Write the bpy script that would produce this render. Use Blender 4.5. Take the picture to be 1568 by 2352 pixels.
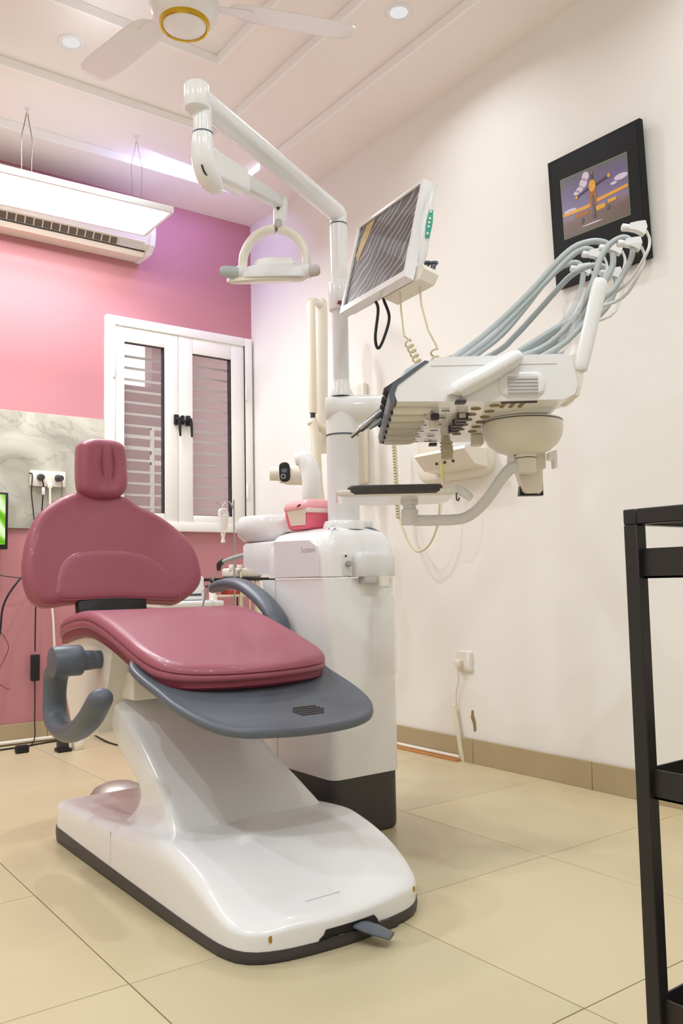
import bpy, bmesh, math, random
from mathutils import Vector, Matrix, noise
from math import sin, cos, pi, radians as R

random.seed(7)
for o in list(bpy.data.objects):
    bpy.data.objects.remove(o)
scene = bpy.context.scene
COL = scene.collection

# ------------------------------------------------------------------ camera
HEAD = R(53.62); PITCH = R(4.78); ROLL = R(1.11)
FW = Vector((cos(HEAD), sin(HEAD), 0)); RT = Vector((sin(HEAD), -cos(HEAD), 0)); UP = Vector((0, 0, 1))
cf = FW * cos(PITCH) + UP * sin(PITCH); cu = -FW * sin(PITCH) + UP * cos(PITCH)
cx_ = RT * cos(ROLL) - cu * sin(ROLL); cy_ = RT * sin(ROLL) + cu * cos(ROLL)
cam_data = bpy.data.cameras.new('camera')
cam_data.sensor_fit = 'VERTICAL'; cam_data.sensor_height = 36.0
cam_data.lens = 36.0 * 1952 / 2352
cam_data.clip_start = 0.02
cam = bpy.data.objects.new('camera', cam_data)
M = Matrix((cx_, cy_, -cf)).transposed().to_4x4(); M.translation = (0, 0, 0.76)
cam.matrix_world = M
COL.objects.link(cam); scene.camera = cam

# ------------------------------------------------------------------ world, lights, exposure
world = bpy.data.worlds.new('sky'); scene.world = world; world.use_nodes = True
wb = world.node_tree.nodes['Background']; wb.inputs[0].default_value = (0.93, 0.96, 1.0, 1); wb.inputs[1].default_value = 1.6
vs = scene.view_settings
vs.view_transform = 'Standard'; vs.look = 'None'; vs.gamma = 1.0; vs.use_curve_mapping = False
vs.exposure = 0.38
DOWNLIGHT_W = 7.0
PANEL_L = 17.0
COVE_W = 3.2
scene.cycles.max_bounces = 10; scene.cycles.diffuse_bounces = 7; scene.cycles.glossy_bounces = 4
scene.cycles.transmission_bounces = 8; scene.cycles.transparent_max_bounces = 12

def area_light(name, loc, size, watts, col=(1, 1, 1), direction=(0, 0, -1), shape='DISK', size_y=None, spread=pi):
    l = bpy.data.lights.new(name, 'AREA'); l.shape = shape; l.size = size
    if size_y: l.size_y = size_y
    l.energy = watts; l.color = col; l.spread = spread
    o = bpy.data.objects.new(name, l); o.location = loc
    o.rotation_euler = Vector(direction).to_track_quat('-Z', 'Y').to_euler()
    COL.objects.link(o); return o

# ------------------------------------------------------------------ materials
def lin(c):
    c = c / 255.0
    return c / 12.92 if c <= 0.04045 else ((c + 0.055) / 1.055) ** 2.4
def rgb(r, g, b): return (lin(r), lin(g), lin(b), 1)
MATS = {}
def mat(name, col, rough=0.5, metal=0.0, coat=0.0, var=0.0, vscale=6.0, bump=0.0, bscale=200.0, spec=0.5, trans=0.0, alpha=1.0, ior=1.45):
    if name in MATS: return MATS[name]
    m = bpy.data.materials.new(name); m.use_nodes = True
    nt = m.node_tree; b = nt.nodes['Principled BSDF']
    b.inputs['Base Color'].default_value = col; b.inputs['Roughness'].default_value = rough
    b.inputs['Metallic'].default_value = metal; b.inputs['Coat Weight'].default_value = coat
    b.inputs['Coat Roughness'].default_value = 0.08
    b.inputs['Specular IOR Level'].default_value = spec; b.inputs['Transmission Weight'].default_value = trans
    b.inputs['Alpha'].default_value = alpha; b.inputs['IOR'].default_value = ior
    tc = nt.nodes.new('ShaderNodeTexCoord')
    if var:
        n = nt.nodes.new('ShaderNodeTexNoise'); n.inputs['Scale'].default_value = vscale; n.inputs['Detail'].default_value = 6
        nt.links.new(tc.outputs['Object'], n.inputs['Vector'])
        mx = nt.nodes.new('ShaderNodeMix'); mx.data_type = 'RGBA'
        mx.inputs['A'].default_value = tuple(c * (1 - var) for c in col[:3]) + (1,)
        mx.inputs['B'].default_value = tuple(min(1, c * (1 + var)) for c in col[:3]) + (1,)
        nt.links.new(n.outputs['Fac'], mx.inputs['Factor']); nt.links.new(mx.outputs['Result'], b.inputs['Base Color'])
    if bump:
        n2 = nt.nodes.new('ShaderNodeTexNoise'); n2.inputs['Scale'].default_value = bscale; n2.inputs['Detail'].default_value = 3
        nt.links.new(tc.outputs['Object'], n2.inputs['Vector'])
        bp = nt.nodes.new('ShaderNodeBump'); bp.inputs['Strength'].default_value = bump; bp.inputs['Distance'].default_value = 0.002
        nt.links.new(n2.outputs['Fac'], bp.inputs['Height']); nt.links.new(bp.outputs['Normal'], b.inputs['Normal'])
    MATS[name] = m; return m
def emit(name, col, strength):
    m = bpy.data.materials.new(name); m.use_nodes = True
    nt = m.node_tree; nt.nodes.clear()
    e = nt.nodes.new('ShaderNodeEmission'); e.inputs[0].default_value = col; e.inputs[1].default_value = strength
    o = nt.nodes.new('ShaderNodeOutputMaterial'); nt.links.new(e.outputs[0], o.inputs[0]); return m
def film(name, col, fac, rough=0.15):
    m = bpy.data.materials.new(name); m.use_nodes = True; nt = m.node_tree
    b = nt.nodes['Principled BSDF']; b.inputs['Base Color'].default_value = col; b.inputs['Roughness'].default_value = rough
    t = nt.nodes.new('ShaderNodeBsdfTransparent'); mx = nt.nodes.new('ShaderNodeMixShader'); mx.inputs[0].default_value = fac
    nt.links.new(t.outputs[0], mx.inputs[1]); nt.links.new(b.outputs[0], mx.inputs[2])
    nt.links.new(mx.outputs[0], nt.nodes['Material Output'].inputs[0]); return m

WHITE = mat('white plastic', rgb(236, 236, 238), 0.22, coat=0.35, bump=0.02, bscale=60)
WHITE2 = mat('cream plastic', rgb(232, 226, 214), 0.32, var=0.02, vscale=5)
OFFWHITE = mat('cool grey white plastic', rgb(222, 222, 224), 0.3)
WALLW = mat('white wall paint', rgb(238, 236, 231), 0.75, var=0.012, vscale=2.0, bump=0.08, bscale=90)
CEIL = mat('ceiling paint', rgb(244, 237, 233), 0.8, var=0.01, bump=0.03, bscale=60)
PINK = mat('pink wall paint', rgb(188, 128, 134), 0.55, var=0.03, vscale=2.5, bump=0.05, bscale=110)
GROUT = mat('brown grout', rgb(120, 100, 72), 0.9, var=0.2, vscale=40)
TILE = mat('beige floor tile', rgb(203, 188, 153), 0.32, var=0.06, vscale=3.0, bump=0.015, bscale=30)
TILE2 = mat('beige floor tile greyer', rgb(198, 184, 152), 0.32, var=0.07, vscale=2.4, bump=0.015, bscale=30)
SKIRTT = mat('tan skirting tile', rgb(178, 160, 128), 0.4, var=0.08, vscale=5)
VINYL = mat('rose vinyl', rgb(154, 82, 97), 0.42, var=0.03, vscale=4, bump=0.06, bscale=420, coat=0.12)
VINYLD = mat('dark rose vinyl', rgb(128, 50, 68), 0.45)
GREY = mat('slate grey plastic', rgb(92, 98, 108), 0.38, bump=0.05, bscale=350)
CHAR = mat('charcoal plastic', rgb(66, 62, 64), 0.45, bump=0.05, bscale=250)
BLACK = mat('black plastic', rgb(24, 23, 25), 0.42)
FRAMEB = mat('black picture frame', rgb(15, 14, 15), 0.5, spec=0.25)
BLACKM = mat('black metal powder coat', rgb(36, 32, 33), 0.42, bump=0.05, bscale=400)
STEEL = mat('steel', rgb(176, 178, 182), 0.28, metal=1.0)
STEELD = mat('worn steel', rgb(150, 140, 132), 0.35, metal=1.0, var=0.1, vscale=20)
HOSE = mat('grey hose', rgb(176, 184, 186), 0.42)
IVORY = mat('ivory plastic', rgb(230, 222, 202), 0.42)
IVORYC = mat('ivory cord', rgb(212, 204, 172), 0.5)
REDPINK = mat('pink translucent plastic', rgb(226, 100, 122), 0.28, coat=0.2)
PAPER = mat('paper label', rgb(214, 200, 182), 0.7, var=0.04, vscale=30)
UPVC = mat('white window frame', rgb(238, 236, 230), 0.35)
GOLD = mat('gold ring', rgb(214, 178, 60), 0.22, metal=1.0, var=0.25, vscale=14)
GREEN = mat('teal button panel', rgb(72, 172, 150), 0.4)
ORANGE = mat('orange brown timber', rgb(196, 138, 82), 0.6, var=0.15, vscale=20)
RED = mat('red plastic', rgb(206, 74, 60), 0.4)
CLEAR = film('clear plastic', (0.9, 0.9, 0.9, 1), 0.28, 0.08)
CLEARM = film('milky plastic', (0.86, 0.84, 0.82, 1), 0.22, 0.12)
RUST = mat('ochre chipped paint', rgb(176, 130, 50), 0.8)
PRINTG = mat('grey lettering', rgb(190, 184, 182), 0.6)
HOLEM = mat('broken plaster', rgb(150, 128, 96), 0.95, var=0.3, vscale=40)
FILMW = film('wrinkled wrap', (0.88, 0.86, 0.85, 1), 0.3, 0.1)

# glass of the window
GLASS = bpy.data.materials.new('window glass'); GLASS.use_nodes = True
_nt = GLASS.node_tree; _b = _nt.nodes['Principled BSDF']; _b.inputs['Roughness'].default_value = 0.02; _b.inputs['Base Color'].default_value = (0.9, 0.9, 0.9, 1)
_t = _nt.nodes.new('ShaderNodeBsdfTransparent'); _t.inputs[0].default_value = (0.93, 0.92, 0.92, 1)
_m = _nt.nodes.new('ShaderNodeMixShader'); _m.inputs[0].default_value = 0.06
_nt.links.new(_t.outputs[0], _m.inputs[1]); _nt.links.new(_b.outputs[0], _m.inputs[2]); _nt.links.new(_m.outputs[0], _nt.nodes['Material Output'].inputs[0])

# grey stone splashback with veins
STONE = bpy.data.materials.new('grey veined stone'); STONE.use_nodes = True
nt = STONE.node_tree; b = nt.nodes['Principled BSDF']; b.inputs['Roughness'].default_value = 0.45
tc = nt.nodes.new('ShaderNodeTexCoord')
n1 = nt.nodes.new('ShaderNodeTexNoise'); n1.inputs['Scale'].default_value = 3.2; n1.inputs['Detail'].default_value = 8; n1.inputs['Distortion'].default_value = 1.6
v1 = nt.nodes.new('ShaderNodeTexVoronoi'); v1.feature = 'DISTANCE_TO_EDGE'; v1.inputs['Scale'].default_value = 4.5
mp = nt.nodes.new('ShaderNodeMix'); mp.data_type = 'VECTOR'; mp.inputs['Factor'].default_value = 0.35
nt.links.new(tc.outputs['Object'], mp.inputs['A']); nt.links.new(n1.outputs['Color'], mp.inputs['B'])
nt.links.new(tc.outputs['Object'], n1.inputs['Vector']); nt.links.new(mp.outputs['Result'], v1.inputs['Vector'])
r1 = nt.nodes.new('ShaderNodeValToRGB'); r1.color_ramp.elements[0].position = 0.3; r1.color_ramp.elements[0].color = rgb(142, 138, 124); r1.color_ramp.elements[1].position = 0.72; r1.color_ramp.elements[1].color = rgb(202, 198, 184)
nt.links.new(n1.outputs['Fac'], r1.inputs[0])
r2 = nt.nodes.new('ShaderNodeValToRGB'); r2.color_ramp.elements[0].color = (0.62, 0.62, 0.62, 1); r2.color_ramp.elements[1].position = 0.035; r2.color_ramp.elements[1].color = (1, 1, 1, 1)
nt.links.new(v1.outputs['Distance'], r2.inputs[0])
mm = nt.nodes.new('ShaderNodeMix'); mm.data_type = 'RGBA'; mm.blend_type = 'MULTIPLY'; mm.inputs['Factor'].default_value = 0.6
nt.links.new(r1.outputs[0], mm.inputs['A']); nt.links.new(r2.outputs[0], mm.inputs['B']); nt.links.new(mm.outputs['Result'], b.inputs['Base Color'])

# dark screen under crumpled protective film
SCREEN = bpy.data.materials.new('dark screen under wrinkled film'); SCREEN.use_nodes = True
nt = SCREEN.node_tree; b = nt.nodes['Principled BSDF']; b.inputs['Roughness'].default_value = 0.42
tc = nt.nodes.new('ShaderNodeTexCoord'); mpg = nt.nodes.new('ShaderNodeMapping'); mpg.inputs['Scale'].default_value = (-1.05, 1.0, 1)
nt.links.new(tc.outputs['UV'], mpg.inputs['Vector'])
w1 = nt.nodes.new('ShaderNodeTexWave'); w1.wave_type = 'BANDS'; w1.bands_direction = 'DIAGONAL'; w1.inputs['Scale'].default_value = 4.4; w1.inputs['Distortion'].default_value = 11.0; w1.inputs['Detail'].default_value = 1.6; w1.inputs['Detail Scale'].default_value = 0.45
nt.links.new(mpg.outputs[0], w1.inputs['Vector'])
cr = nt.nodes.new('ShaderNodeValToRGB'); cr.color_ramp.elements[0].position = 0.88; cr.color_ramp.elements[0].color = (0, 0, 0, 1); cr.color_ramp.elements[1].position = 0.97; cr.color_ramp.elements[1].color = (1, 1, 1, 1)
nt.links.new(w1.outputs['Fac'], cr.inputs[0])
n3 = nt.nodes.new('ShaderNodeTexNoise'); n3.inputs['Scale'].default_value = 2.5; nt.links.new(tc.outputs['UV'], n3.inputs['Vector'])
c3 = nt.nodes.new('ShaderNodeValToRGB'); c3.color_ramp.elements[0].color = rgb(58, 52, 52); c3.color_ramp.elements[1].color = rgb(96, 92, 94)
nt.links.new(n3.outputs['Fac'], c3.inputs[0])
mx = nt.nodes.new('ShaderNodeMix'); mx.data_type = 'RGBA'; mx.inputs['B'].default_value = rgb(176, 166, 162)
nt.links.new(cr.outputs[0], mx.inputs['Factor']); nt.links.new(c3.outputs[0], mx.inputs['A']); nt.links.new(mx.outputs['Result'], b.inputs['Base Color'])

# lit computer screen with green swirls
TVS = bpy.data.materials.new('lit green screen'); TVS.use_nodes = True
nt = TVS.node_tree; nt.nodes.clear()
tc = nt.nodes.new('ShaderNodeTexCoord'); wv = nt.nodes.new('ShaderNodeTexWave'); wv.inputs['Scale'].default_value = 5; wv.inputs['Distortion'].default_value = 6; wv.bands_direction = 'DIAGONAL'
nt.links.new(tc.outputs['Object'], wv.inputs['Vector'])
c = nt.nodes.new('ShaderNodeValToRGB'); c.color_ramp.elements[0].color = rgb(96, 176, 40); c.color_ramp.elements[1].color = rgb(226, 246, 200); c.color_ramp.elements.new(0.55).color = rgb(150, 206, 70)
nt.links.new(wv.outputs['Fac'], c.inputs[0])
e = nt.nodes.new('ShaderNodeEmission'); e.inputs[1].default_value = 0.85; nt.links.new(c.outputs[0], e.inputs[0])
o_ = nt.nodes.new('ShaderNodeOutputMaterial'); nt.links.new(e.outputs[0], o_.inputs[0])

# ------------------------------------------------------------------ mesh helpers
WLOC = {}
def finish(name, bm, m, parent=None, angle=38, uv=False):
    bmesh.ops.remove_doubles(bm, verts=bm.verts, dist=1e-6)
    bmesh.ops.recalc_face_normals(bm, faces=bm.faces)
    me = bpy.data.meshes.new(name)
    xs = [v.co for v in bm.verts]
    lo = Vector([min(v[i] for v in xs) for i in range(3)]); hi = Vector([max(v[i] for v in xs) for i in range(3)])
    c = (lo + hi) / 2
    bmesh.ops.translate(bm, verts=bm.verts, vec=-c)
    bm.to_mesh(me); bm.free()
    me.polygons.foreach_set('use_smooth', [True] * len(me.polygons)); me.set_sharp_from_angle(angle=R(angle))
    me.materials.append(m)
    o = bpy.data.objects.new(name, me); COL.objects.link(o)
    o.location = c; WLOC[o.name] = c.copy()
    if parent: attach(o, parent)
    return o
def attach(o, parent):
    o.parent = parent; o.matrix_parent_inverse = Matrix.Translation(-WLOC[parent.name])
def tag(o, label, cat, group=None):
    o['label'] = label; o['category'] = cat
    if group: o['group'] = group
    return o
def thing(name, label, cat, loc, group=None):
    o = bpy.data.objects.new(name, None); COL.objects.link(o); o.location = loc; o.empty_display_size = 0.1
    WLOC[o.name] = Vector(loc); return tag(o, label, cat, group)
def structure(o, label=None):
    o['kind'] = 'structure'
    if label: o['label'] = label
    return o

def add_box(bm, x0, x1, y0, y1, z0, z1, bev=0.0, seg=2, f=None):
    r = bmesh.ops.create_cube(bm, size=1.0); vv = r['verts']
    for v in vv:
        v.co = Vector((x0 + (v.co.x + .5) * (x1 - x0), y0 + (v.co.y + .5) * (y1 - y0), z0 + (v.co.z + .5) * (z1 - z0)))
    allv = vv
    if bev:
        ed = list({e for v in vv for e in v.link_edges})
        r2 = bmesh.ops.bevel(bm, geom=ed, offset=bev, segments=seg, affect='EDGES', profile=0.5)
        allv = list({v for fc in r2['faces'] for v in fc.verts} | {v for v in vv if v.is_valid})
    if f:
        for v in allv: v.co = Vector(f(*v.co))
    return allv
def box(name, x0, x1, y0, y1, z0, z1, m, parent=None, bev=0.0, seg=2, f=None):
    bm = bmesh.new(); add_box(bm, x0, x1, y0, y1, z0, z1, bev, seg, f); return finish(name, bm, m, parent)

AX = {'x': lambda u, v, t: (t, u, v), 'y': lambda u, v, t: (u, t, v), 'z': lambda u, v, t: (u, v, t)}
def add_prism(bm, poly, t0, t1, f, bev=0.0, seg=2):
    a = [bm.verts.new((u, v, t0)) for u, v in poly]; b = [bm.verts.new((u, v, t1)) for u, v in poly]
    n = len(poly); fs = [bm.faces.new(a[::-1]), bm.faces.new(b)]
    for i in range(n): fs.append(bm.faces.new((a[i], a[(i + 1) % n], b[(i + 1) % n], b[i])))
    vv = a + b
    if bev:
        ed = [e for e in {e for fc in fs for e in fc.edges} if e.calc_face_angle(1) > 0.3]
        r = bmesh.ops.bevel(bm, geom=ed, offset=bev, segments=seg, affect='EDGES', profile=0.5)
        vv = list({v for fc in r['faces'] for v in fc.verts} | {v for v in vv if v.is_valid})
    for v in vv: v.co = Vector(f(*v.co))
def prism(name, poly, t0, t1, m, parent=None, axis='x', bev=0.0, seg=2, f=None):
    bm = bmesh.new(); add_prism(bm, poly, t0, t1, f or AX[axis], bev, seg); return finish(name, bm, m, parent)

def catmull(P, k=6, closed=False):
    P = [Vector(p) for p in P]; n = len(P); out = []
    if n < 3 or k <= 1: return P
    rng = n if closed else n - 1
    for i in range(rng):
        p0 = P[(i - 1) % n] if (closed or i > 0) else P[0] * 2 - P[1]
        p1 = P[i]; p2 = P[(i + 1) % n]
        p3 = P[(i + 2) % n] if (closed or i + 2 < n) else P[-1] * 2 - P[-2]
        for j in range(k):
            t = j / k
            out.append(0.5 * ((2 * p1) + (p2 - p0) * t + (2 * p0 - 5 * p1 + 4 * p2 - p3) * t * t + (3 * p1 - p0 - 3 * p2 + p3) * t ** 3))
    if not closed: out.append(P[-1])
    return out
def add_tube(bm, pts, r, n=10, k=1, closed=False, caps=True, flat=None):
    """swept tube; r number or list per input point; flat=(su,sv,up) squashes the section"""
    rs = r if hasattr(r, '__len__') else [r] * len(pts)
    if k > 1:
        rr = catmull([(x, 0, 0) for x in rs], k, closed); rs = [max(1e-4, v.x) for v in rr]; pts = catmull(pts, k, closed)
    pts = [Vector(p) for p in pts]; m = len(pts); rings = []
    ref = None
    for i in range(m):
        a = pts[(i - 1) % m] if (closed or i > 0) else pts[i]; c = pts[(i + 1) % m] if (closed or i < m - 1) else pts[i]
        t = (c - a).normalized()
        if flat: ref = Vector(flat[2])
        elif ref is None: ref = Vector((0, 0, 1)) if abs(t.z) < 0.9 else Vector((1, 0, 0))
        u = (ref - t * ref.dot(t)).normalized(); v = t.cross(u)
        if not flat: ref = u
        su, sv = (flat[0], flat[1]) if flat else (1, 1)
        rings.append([bm.verts.new(pts[i] + (u * su * cos(2 * pi * j / n) + v * sv * sin(2 * pi * j / n)) * rs[i]) for j in range(n)])
    for i in range(m if closed else m - 1):
        A, B = rings[i], rings[(i + 1) % m]
        for j in range(n): bm.faces.new((A[j], A[(j + 1) % n], B[(j + 1) % n], B[j]))
    if caps and not closed:
        bm.faces.new(rings[0][::-1]); bm.faces.new(rings[-1])
def tube(name, pts, r, m, parent=None, n=10, k=1, closed=False, caps=True, flat=None):
    bm = bmesh.new(); add_tube(bm, pts, r, n, k, closed, caps, flat); return finish(name, bm, m, parent)
def add_cyl(bm, p0, p1, r0, r1=None, n=20, bev=0.0):
    r1 = r0 if r1 is None else r1; p0, p1 = Vector(p0), Vector(p1); L = (p1 - p0).length; d = (p1 - p0) / L
    if bev: add_tube(bm, [p0, p0 + d * bev * .3, p0 + d * bev, p1 - d * bev, p1 - d * bev * .3, p1], [r0 - bev, r0 - bev * .3, r0, r1, r1 - bev * .3, r1 - bev], n)
    else: add_tube(bm, [p0, p1], [r0, r1], n)
def cyl(name, p0, p1, r0, m, parent=None, r1=None, n=20, bev=0.0):
    bm = bmesh.new(); add_cyl(bm, p0, p1, r0, r1, n, bev); return finish(name, bm, m, parent)
def add_lathe(bm, prof, c=(0, 0, 0), n=32, f=None):
    rings = []
    for r, z in prof:
        if r < 1e-5: rings.append([bm.verts.new((0, 0, z))])
        else: rings.append([bm.verts.new((r * cos(2 * pi * j / n), r * sin(2 * pi * j / n), z)) for j in range(n)])
    for A, B in zip(rings, rings[1:]):
        for j in range(n):
            k2 = (j + 1) % n
            if len(A) == 1 and len(B) == 1: continue
            if len(A) == 1: bm.faces.new((A[0], B[k2], B[j]))
            elif len(B) == 1: bm.faces.new((A[j], A[k2], B[0]))
            else: bm.faces.new((A[j], A[k2], B[k2], B[j]))
    for rg in rings:
        for v in rg: v.co = Vector(f(*v.co)) if f else v.co + Vector(c)
def lathe(name, prof, m, parent=None, c=(0, 0, 0), n=32, f=None, angle=38):
    bm = bmesh.new(); add_lathe(bm, prof, c, n, f); return finish(name, bm, m, parent, angle)
def rrect(x0, x1, y0, y1, r, n=6):
    out = []
    for cx, cy, a in ((x1 - r, y1 - r, 0), (x0 + r, y1 - r, 90), (x0 + r, y0 + r, 180), (x1 - r, y0 + r, 270)):
        for i in range(n + 1):
            t = R(a + 90 * i / n); out.append((cx + r * cos(t), cy + r * sin(t)))
    return out
def resample(P, N):
    P = [Vector((p[0], p[1])) for p in P]; L = [0]
    for i in range(len(P)): L.append(L[-1] + (P[(i + 1) % len(P)] - P[i]).length)
    out = []; j = 0
    for i in range(N):
        s = L[-1] * i / N
        while L[j + 1] < s: j += 1
        t = (s - L[j]) / max(1e-9, L[j + 1] - L[j]); out.append(P[j].lerp(P[(j + 1) % len(P)], t))
    return out
def add_pillow(bm, outline, prof, f, N=72, smooth=True, rings_in=(0.85, 0.65, 0.42, 0.2), dome=0.0):
    """outline closed 2d; prof [(inset,h)..] bottom to top; f(u,v,h)->3d"""
    P = outline
    if smooth: P = [(p.x, p.y) for p in catmull([(a, b, 0) for a, b in outline], 8, True)]
    P = resample(P, N)
    ar = sum(P[i].x * P[(i + 1) % N].y - P[(i + 1) % N].x * P[i].y for i in range(N))
    if ar < 0: P = P[::-1]
    nor = []
    for i in range(N):
        t = (P[(i + 1) % N] - P[i - 1]).normalized(); nor.append(Vector((-t.y, t.x)))
    cen = sum(P, Vector((0, 0))) / N; rings = []
    def ring(ins, h, s=1.0): return [(cen + (P[i] + nor[i] * ins - cen) * s, h) for i in range(N)]
    seq = [ring(prof[0][0], prof[0][1], s) for s in rings_in[::-1]]
    seq += [ring(i_, h_) for i_, h_ in prof]
    seq += [ring(prof[-1][0], prof[-1][1] + dome * (1 - s * s), s) for s in rings_in]
    VR = [[bm.verts.new(f(p.x, p.y, h)) for p, h in rg] for rg in seq]
    for A, B in zip(VR, VR[1:]):
        for j in range(N): bm.faces.new((A[j], A[(j + 1) % N], B[(j + 1) % N], B[j]))
    for rg, h, rev in ((VR[0], prof[0][1], True), (VR[-1], prof[-1][1] + dome, False)):
        c = bm.verts.new(f(cen.x, cen.y, h))
        for j in range(N):
            a, b2 = rg[j], rg[(j + 1) % N]
            bm.faces.new((c, b2, a) if rev else (c, a, b2))
def pillow(name, outline, prof, f, m, parent=None, N=72, smooth=True, rings_in=(0.85, 0.65, 0.42, 0.2), dome=0.0, angle=50):
    bm = bmesh.new(); add_pillow(bm, outline, prof, f, N, smooth, rings_in, dome); return finish(name, bm, m, parent, angle)
def rprof(t, r, n=5, r0=None):
    """rounded edge profile: thickness t, top radius r, bottom radius r0"""
    r0 = r if r0 is None else r0; out = []
    for i in range(n + 1):
        a = pi / 2 * i / n; out.append((r0 * (1 - sin(a)), r0 * (1 - cos(a))))
    for i in range(n + 1):
        a = pi / 2 * i / n; out.append((r * (1 - cos(a)), t - r + r * sin(a)))
    return out
def text(name, s, size, m, loc, xdir, ydir, parent=None, depth=0.0008):
    cu_ = bpy.data.curves.new(name + '_curve', 'FONT'); cu_.body = s; cu_.size = size; cu_.extrude = depth / 2; cu_.align_x = 'CENTER'
    ob = bpy.data.objects.new(name + '_tmp', cu_); COL.objects.link(ob)
    bpy.context.view_layer.update()
    me = bpy.data.meshes.new_from_object(ob.evaluated_get(bpy.context.evaluated_depsgraph_get()))
    bpy.data.objects.remove(ob)
    bm = bmesh.new(); bm.from_mesh(me); xd, yd = Vector(xdir).normalized(), Vector(ydir).normalized(); zd = xd.cross(yd)
    for v in bm.verts: v.co = Vector(loc) + xd * v.co.x + yd * v.co.y + zd * v.co.z
    return finish(name, bm, m, parent)
def interp(tab, x):
    if x <= tab[0][0]: return tab[0][1]
    for (a, p), (b, q) in zip(tab, tab[1:]):
        if x <= b:
            t = (x - a) / (b - a); t = t * t * (3 - 2 * t) if False else t
            return p + (q - p) * t
    return tab[-1][1]
def sinterp(tab, x):
    """smooth (catmull) interpolation of a table"""
    n = len(tab)
    if x <= tab[0][0]: return tab[0][1]
    if x >= tab[-1][0]: return tab[-1][1]
    for i in range(n - 1):
        if x <= tab[i + 1][0]:
            x0, y0 = tab[i]; x1, y1 = tab[i + 1]; h = x1 - x0; t = (x - x0) / h
            m0 = (y1 - tab[i - 1][1]) / (x1 - tab[i - 1][0]) if i > 0 else (y1 - y0) / h
            m1 = (tab[i + 2][1] - y0) / (tab[i + 2][0] - x0) if i + 2 < n else (y1 - y0) / h
            return (2 * t ** 3 - 3 * t * t + 1) * y0 + (t ** 3 - 2 * t * t + t) * h * m0 + (-2 * t ** 3 + 3 * t * t) * y1 + (t ** 3 - t * t) * h * m1

def K(a, w, z):
    """console frame: a across, w along the viewing heading of the console, z height"""
    return RT * a + FW * w + Vector((0, 0, z))

# ================================================================== THE ROOM
XL, XR, YF, YB, ZC = -1.3, 2.585, -1.1, 4.40, 2.96
fl = structure(box('floor', XL, XR, YF, YB, -0.10, -0.004, GROUT), 'beige tiled floor')
TX = [0.668 + .6 * k for k in range(-4, 5)]; TY = [1.024 + .6 * k for k in range(-4, 7)]
xs = [XL] + [t for t in TX if XL < t < XR] + [XR]; ys = [YF] + [t for t in TY if YF < t < YB] + [YB]
for i in range(len(xs) - 1):
    for j in range(len(ys) - 1):
        g = 0.0011
        box('tile', xs[i] + g, xs[i + 1] - g, ys[j] + g, ys[j + 1] - g, -0.008, 0.0, TILE if (i * 3 + j * 5) % 4 else TILE2, fl, bev=0.0008, seg=1)

# back wall with window opening
WX0, WX1, WZ0, WZ1 = 1.68, 2.55, 1.085, 2.225
bm = bmesh.new()
for a in ((XL, WX0, YB, YB + .2, 0, 3.2), (WX1, XR + .15, YB, YB + .2, 0, 3.2), (WX0, WX1, YB, YB + .2, 0, WZ0), (WX0, WX1, YB, YB + .2, WZ1, 3.2)):
    add_box(bm, *a)
structure(finish('wall_back', bm, PINK), 'pink painted back wall')
structure(box('wall_right', XR, XR + .15, YF, YB, 0, 3.2, WALLW), 'white painted right wall')
structure(box('wall_left', XL - .15, XL, YF, YB + .2, 0, 3.2, WALLW), 'white painted left wall')
structure(box('wall_front', XL - .15, XR + .15, YF - .15, YF, 0, 3.2, WALLW), 'white painted wall behind the viewer')

# stepped tray ceiling
trays = [(XL, XR, YF, YB, 2.96), (-0.75, 2.265, -0.35, 4.06, 3.0), (-0.40, 1.94, 0.0, 3.63, 3.04), (-0.10, 1.70, 0.4, 3.16, 3.08)]
bm = bmesh.new()
def rect(t, z): return [bm.verts.new((t[0], t[2], z)), bm.verts.new((t[1], t[2], z)), bm.verts.new((t[1], t[3], z)), bm.verts.new((t[0], t[3], z))]
prev = rect(trays[0], 2.96); zp = 2.96
for t in trays[1:]:
    a = rect(t, zp); b_ = rect(t, t[4])
    for i in range(4):
        j = (i + 1) % 4
        bm.faces.new((prev[i], prev[j], a[j], a[i])); bm.faces.new((a[i], a[j], b_[j], b_[i]))
    prev = b_; zp = t[4]
bm.faces.new(prev)
top = rect((XL - .15, XR + .15, YF - .15, YB + .2), 3.2)
bm.faces.new(top)
ceil = finish('ceiling', bm, CEIL, angle=20); structure(ceil, 'white stepped tray ceiling')

TRAYEDGE = mat('tray edge white', rgb(247, 245, 245), 0.95, spec=0.1)  # tray edge strips, slightly whiter than the ceiling colour
for n_, t in enumerate(trays[1:]):
    z0, z1 = t[4] - .04, t[4]
    bm = bmesh.new(); d_ = .004
    for a in ((t[0], t[1], t[3] - d_, t[3] + .01), (t[0], t[1], t[2] - .01, t[2] + d_), (t[0] - .01, t[0] + d_, t[2], t[3]), (t[1] - d_, t[1] + .01, t[2], t[3])): add_box(bm, *a, z0 - .002, z1 - .0005, .0015, 1)
    structure(finish('trim_%d' % (n_ + 2), bm, TRAYEDGE), ('outer', 'middle', 'inner')[n_] + ' white edge strip of the stepped ceiling tray')
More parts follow.
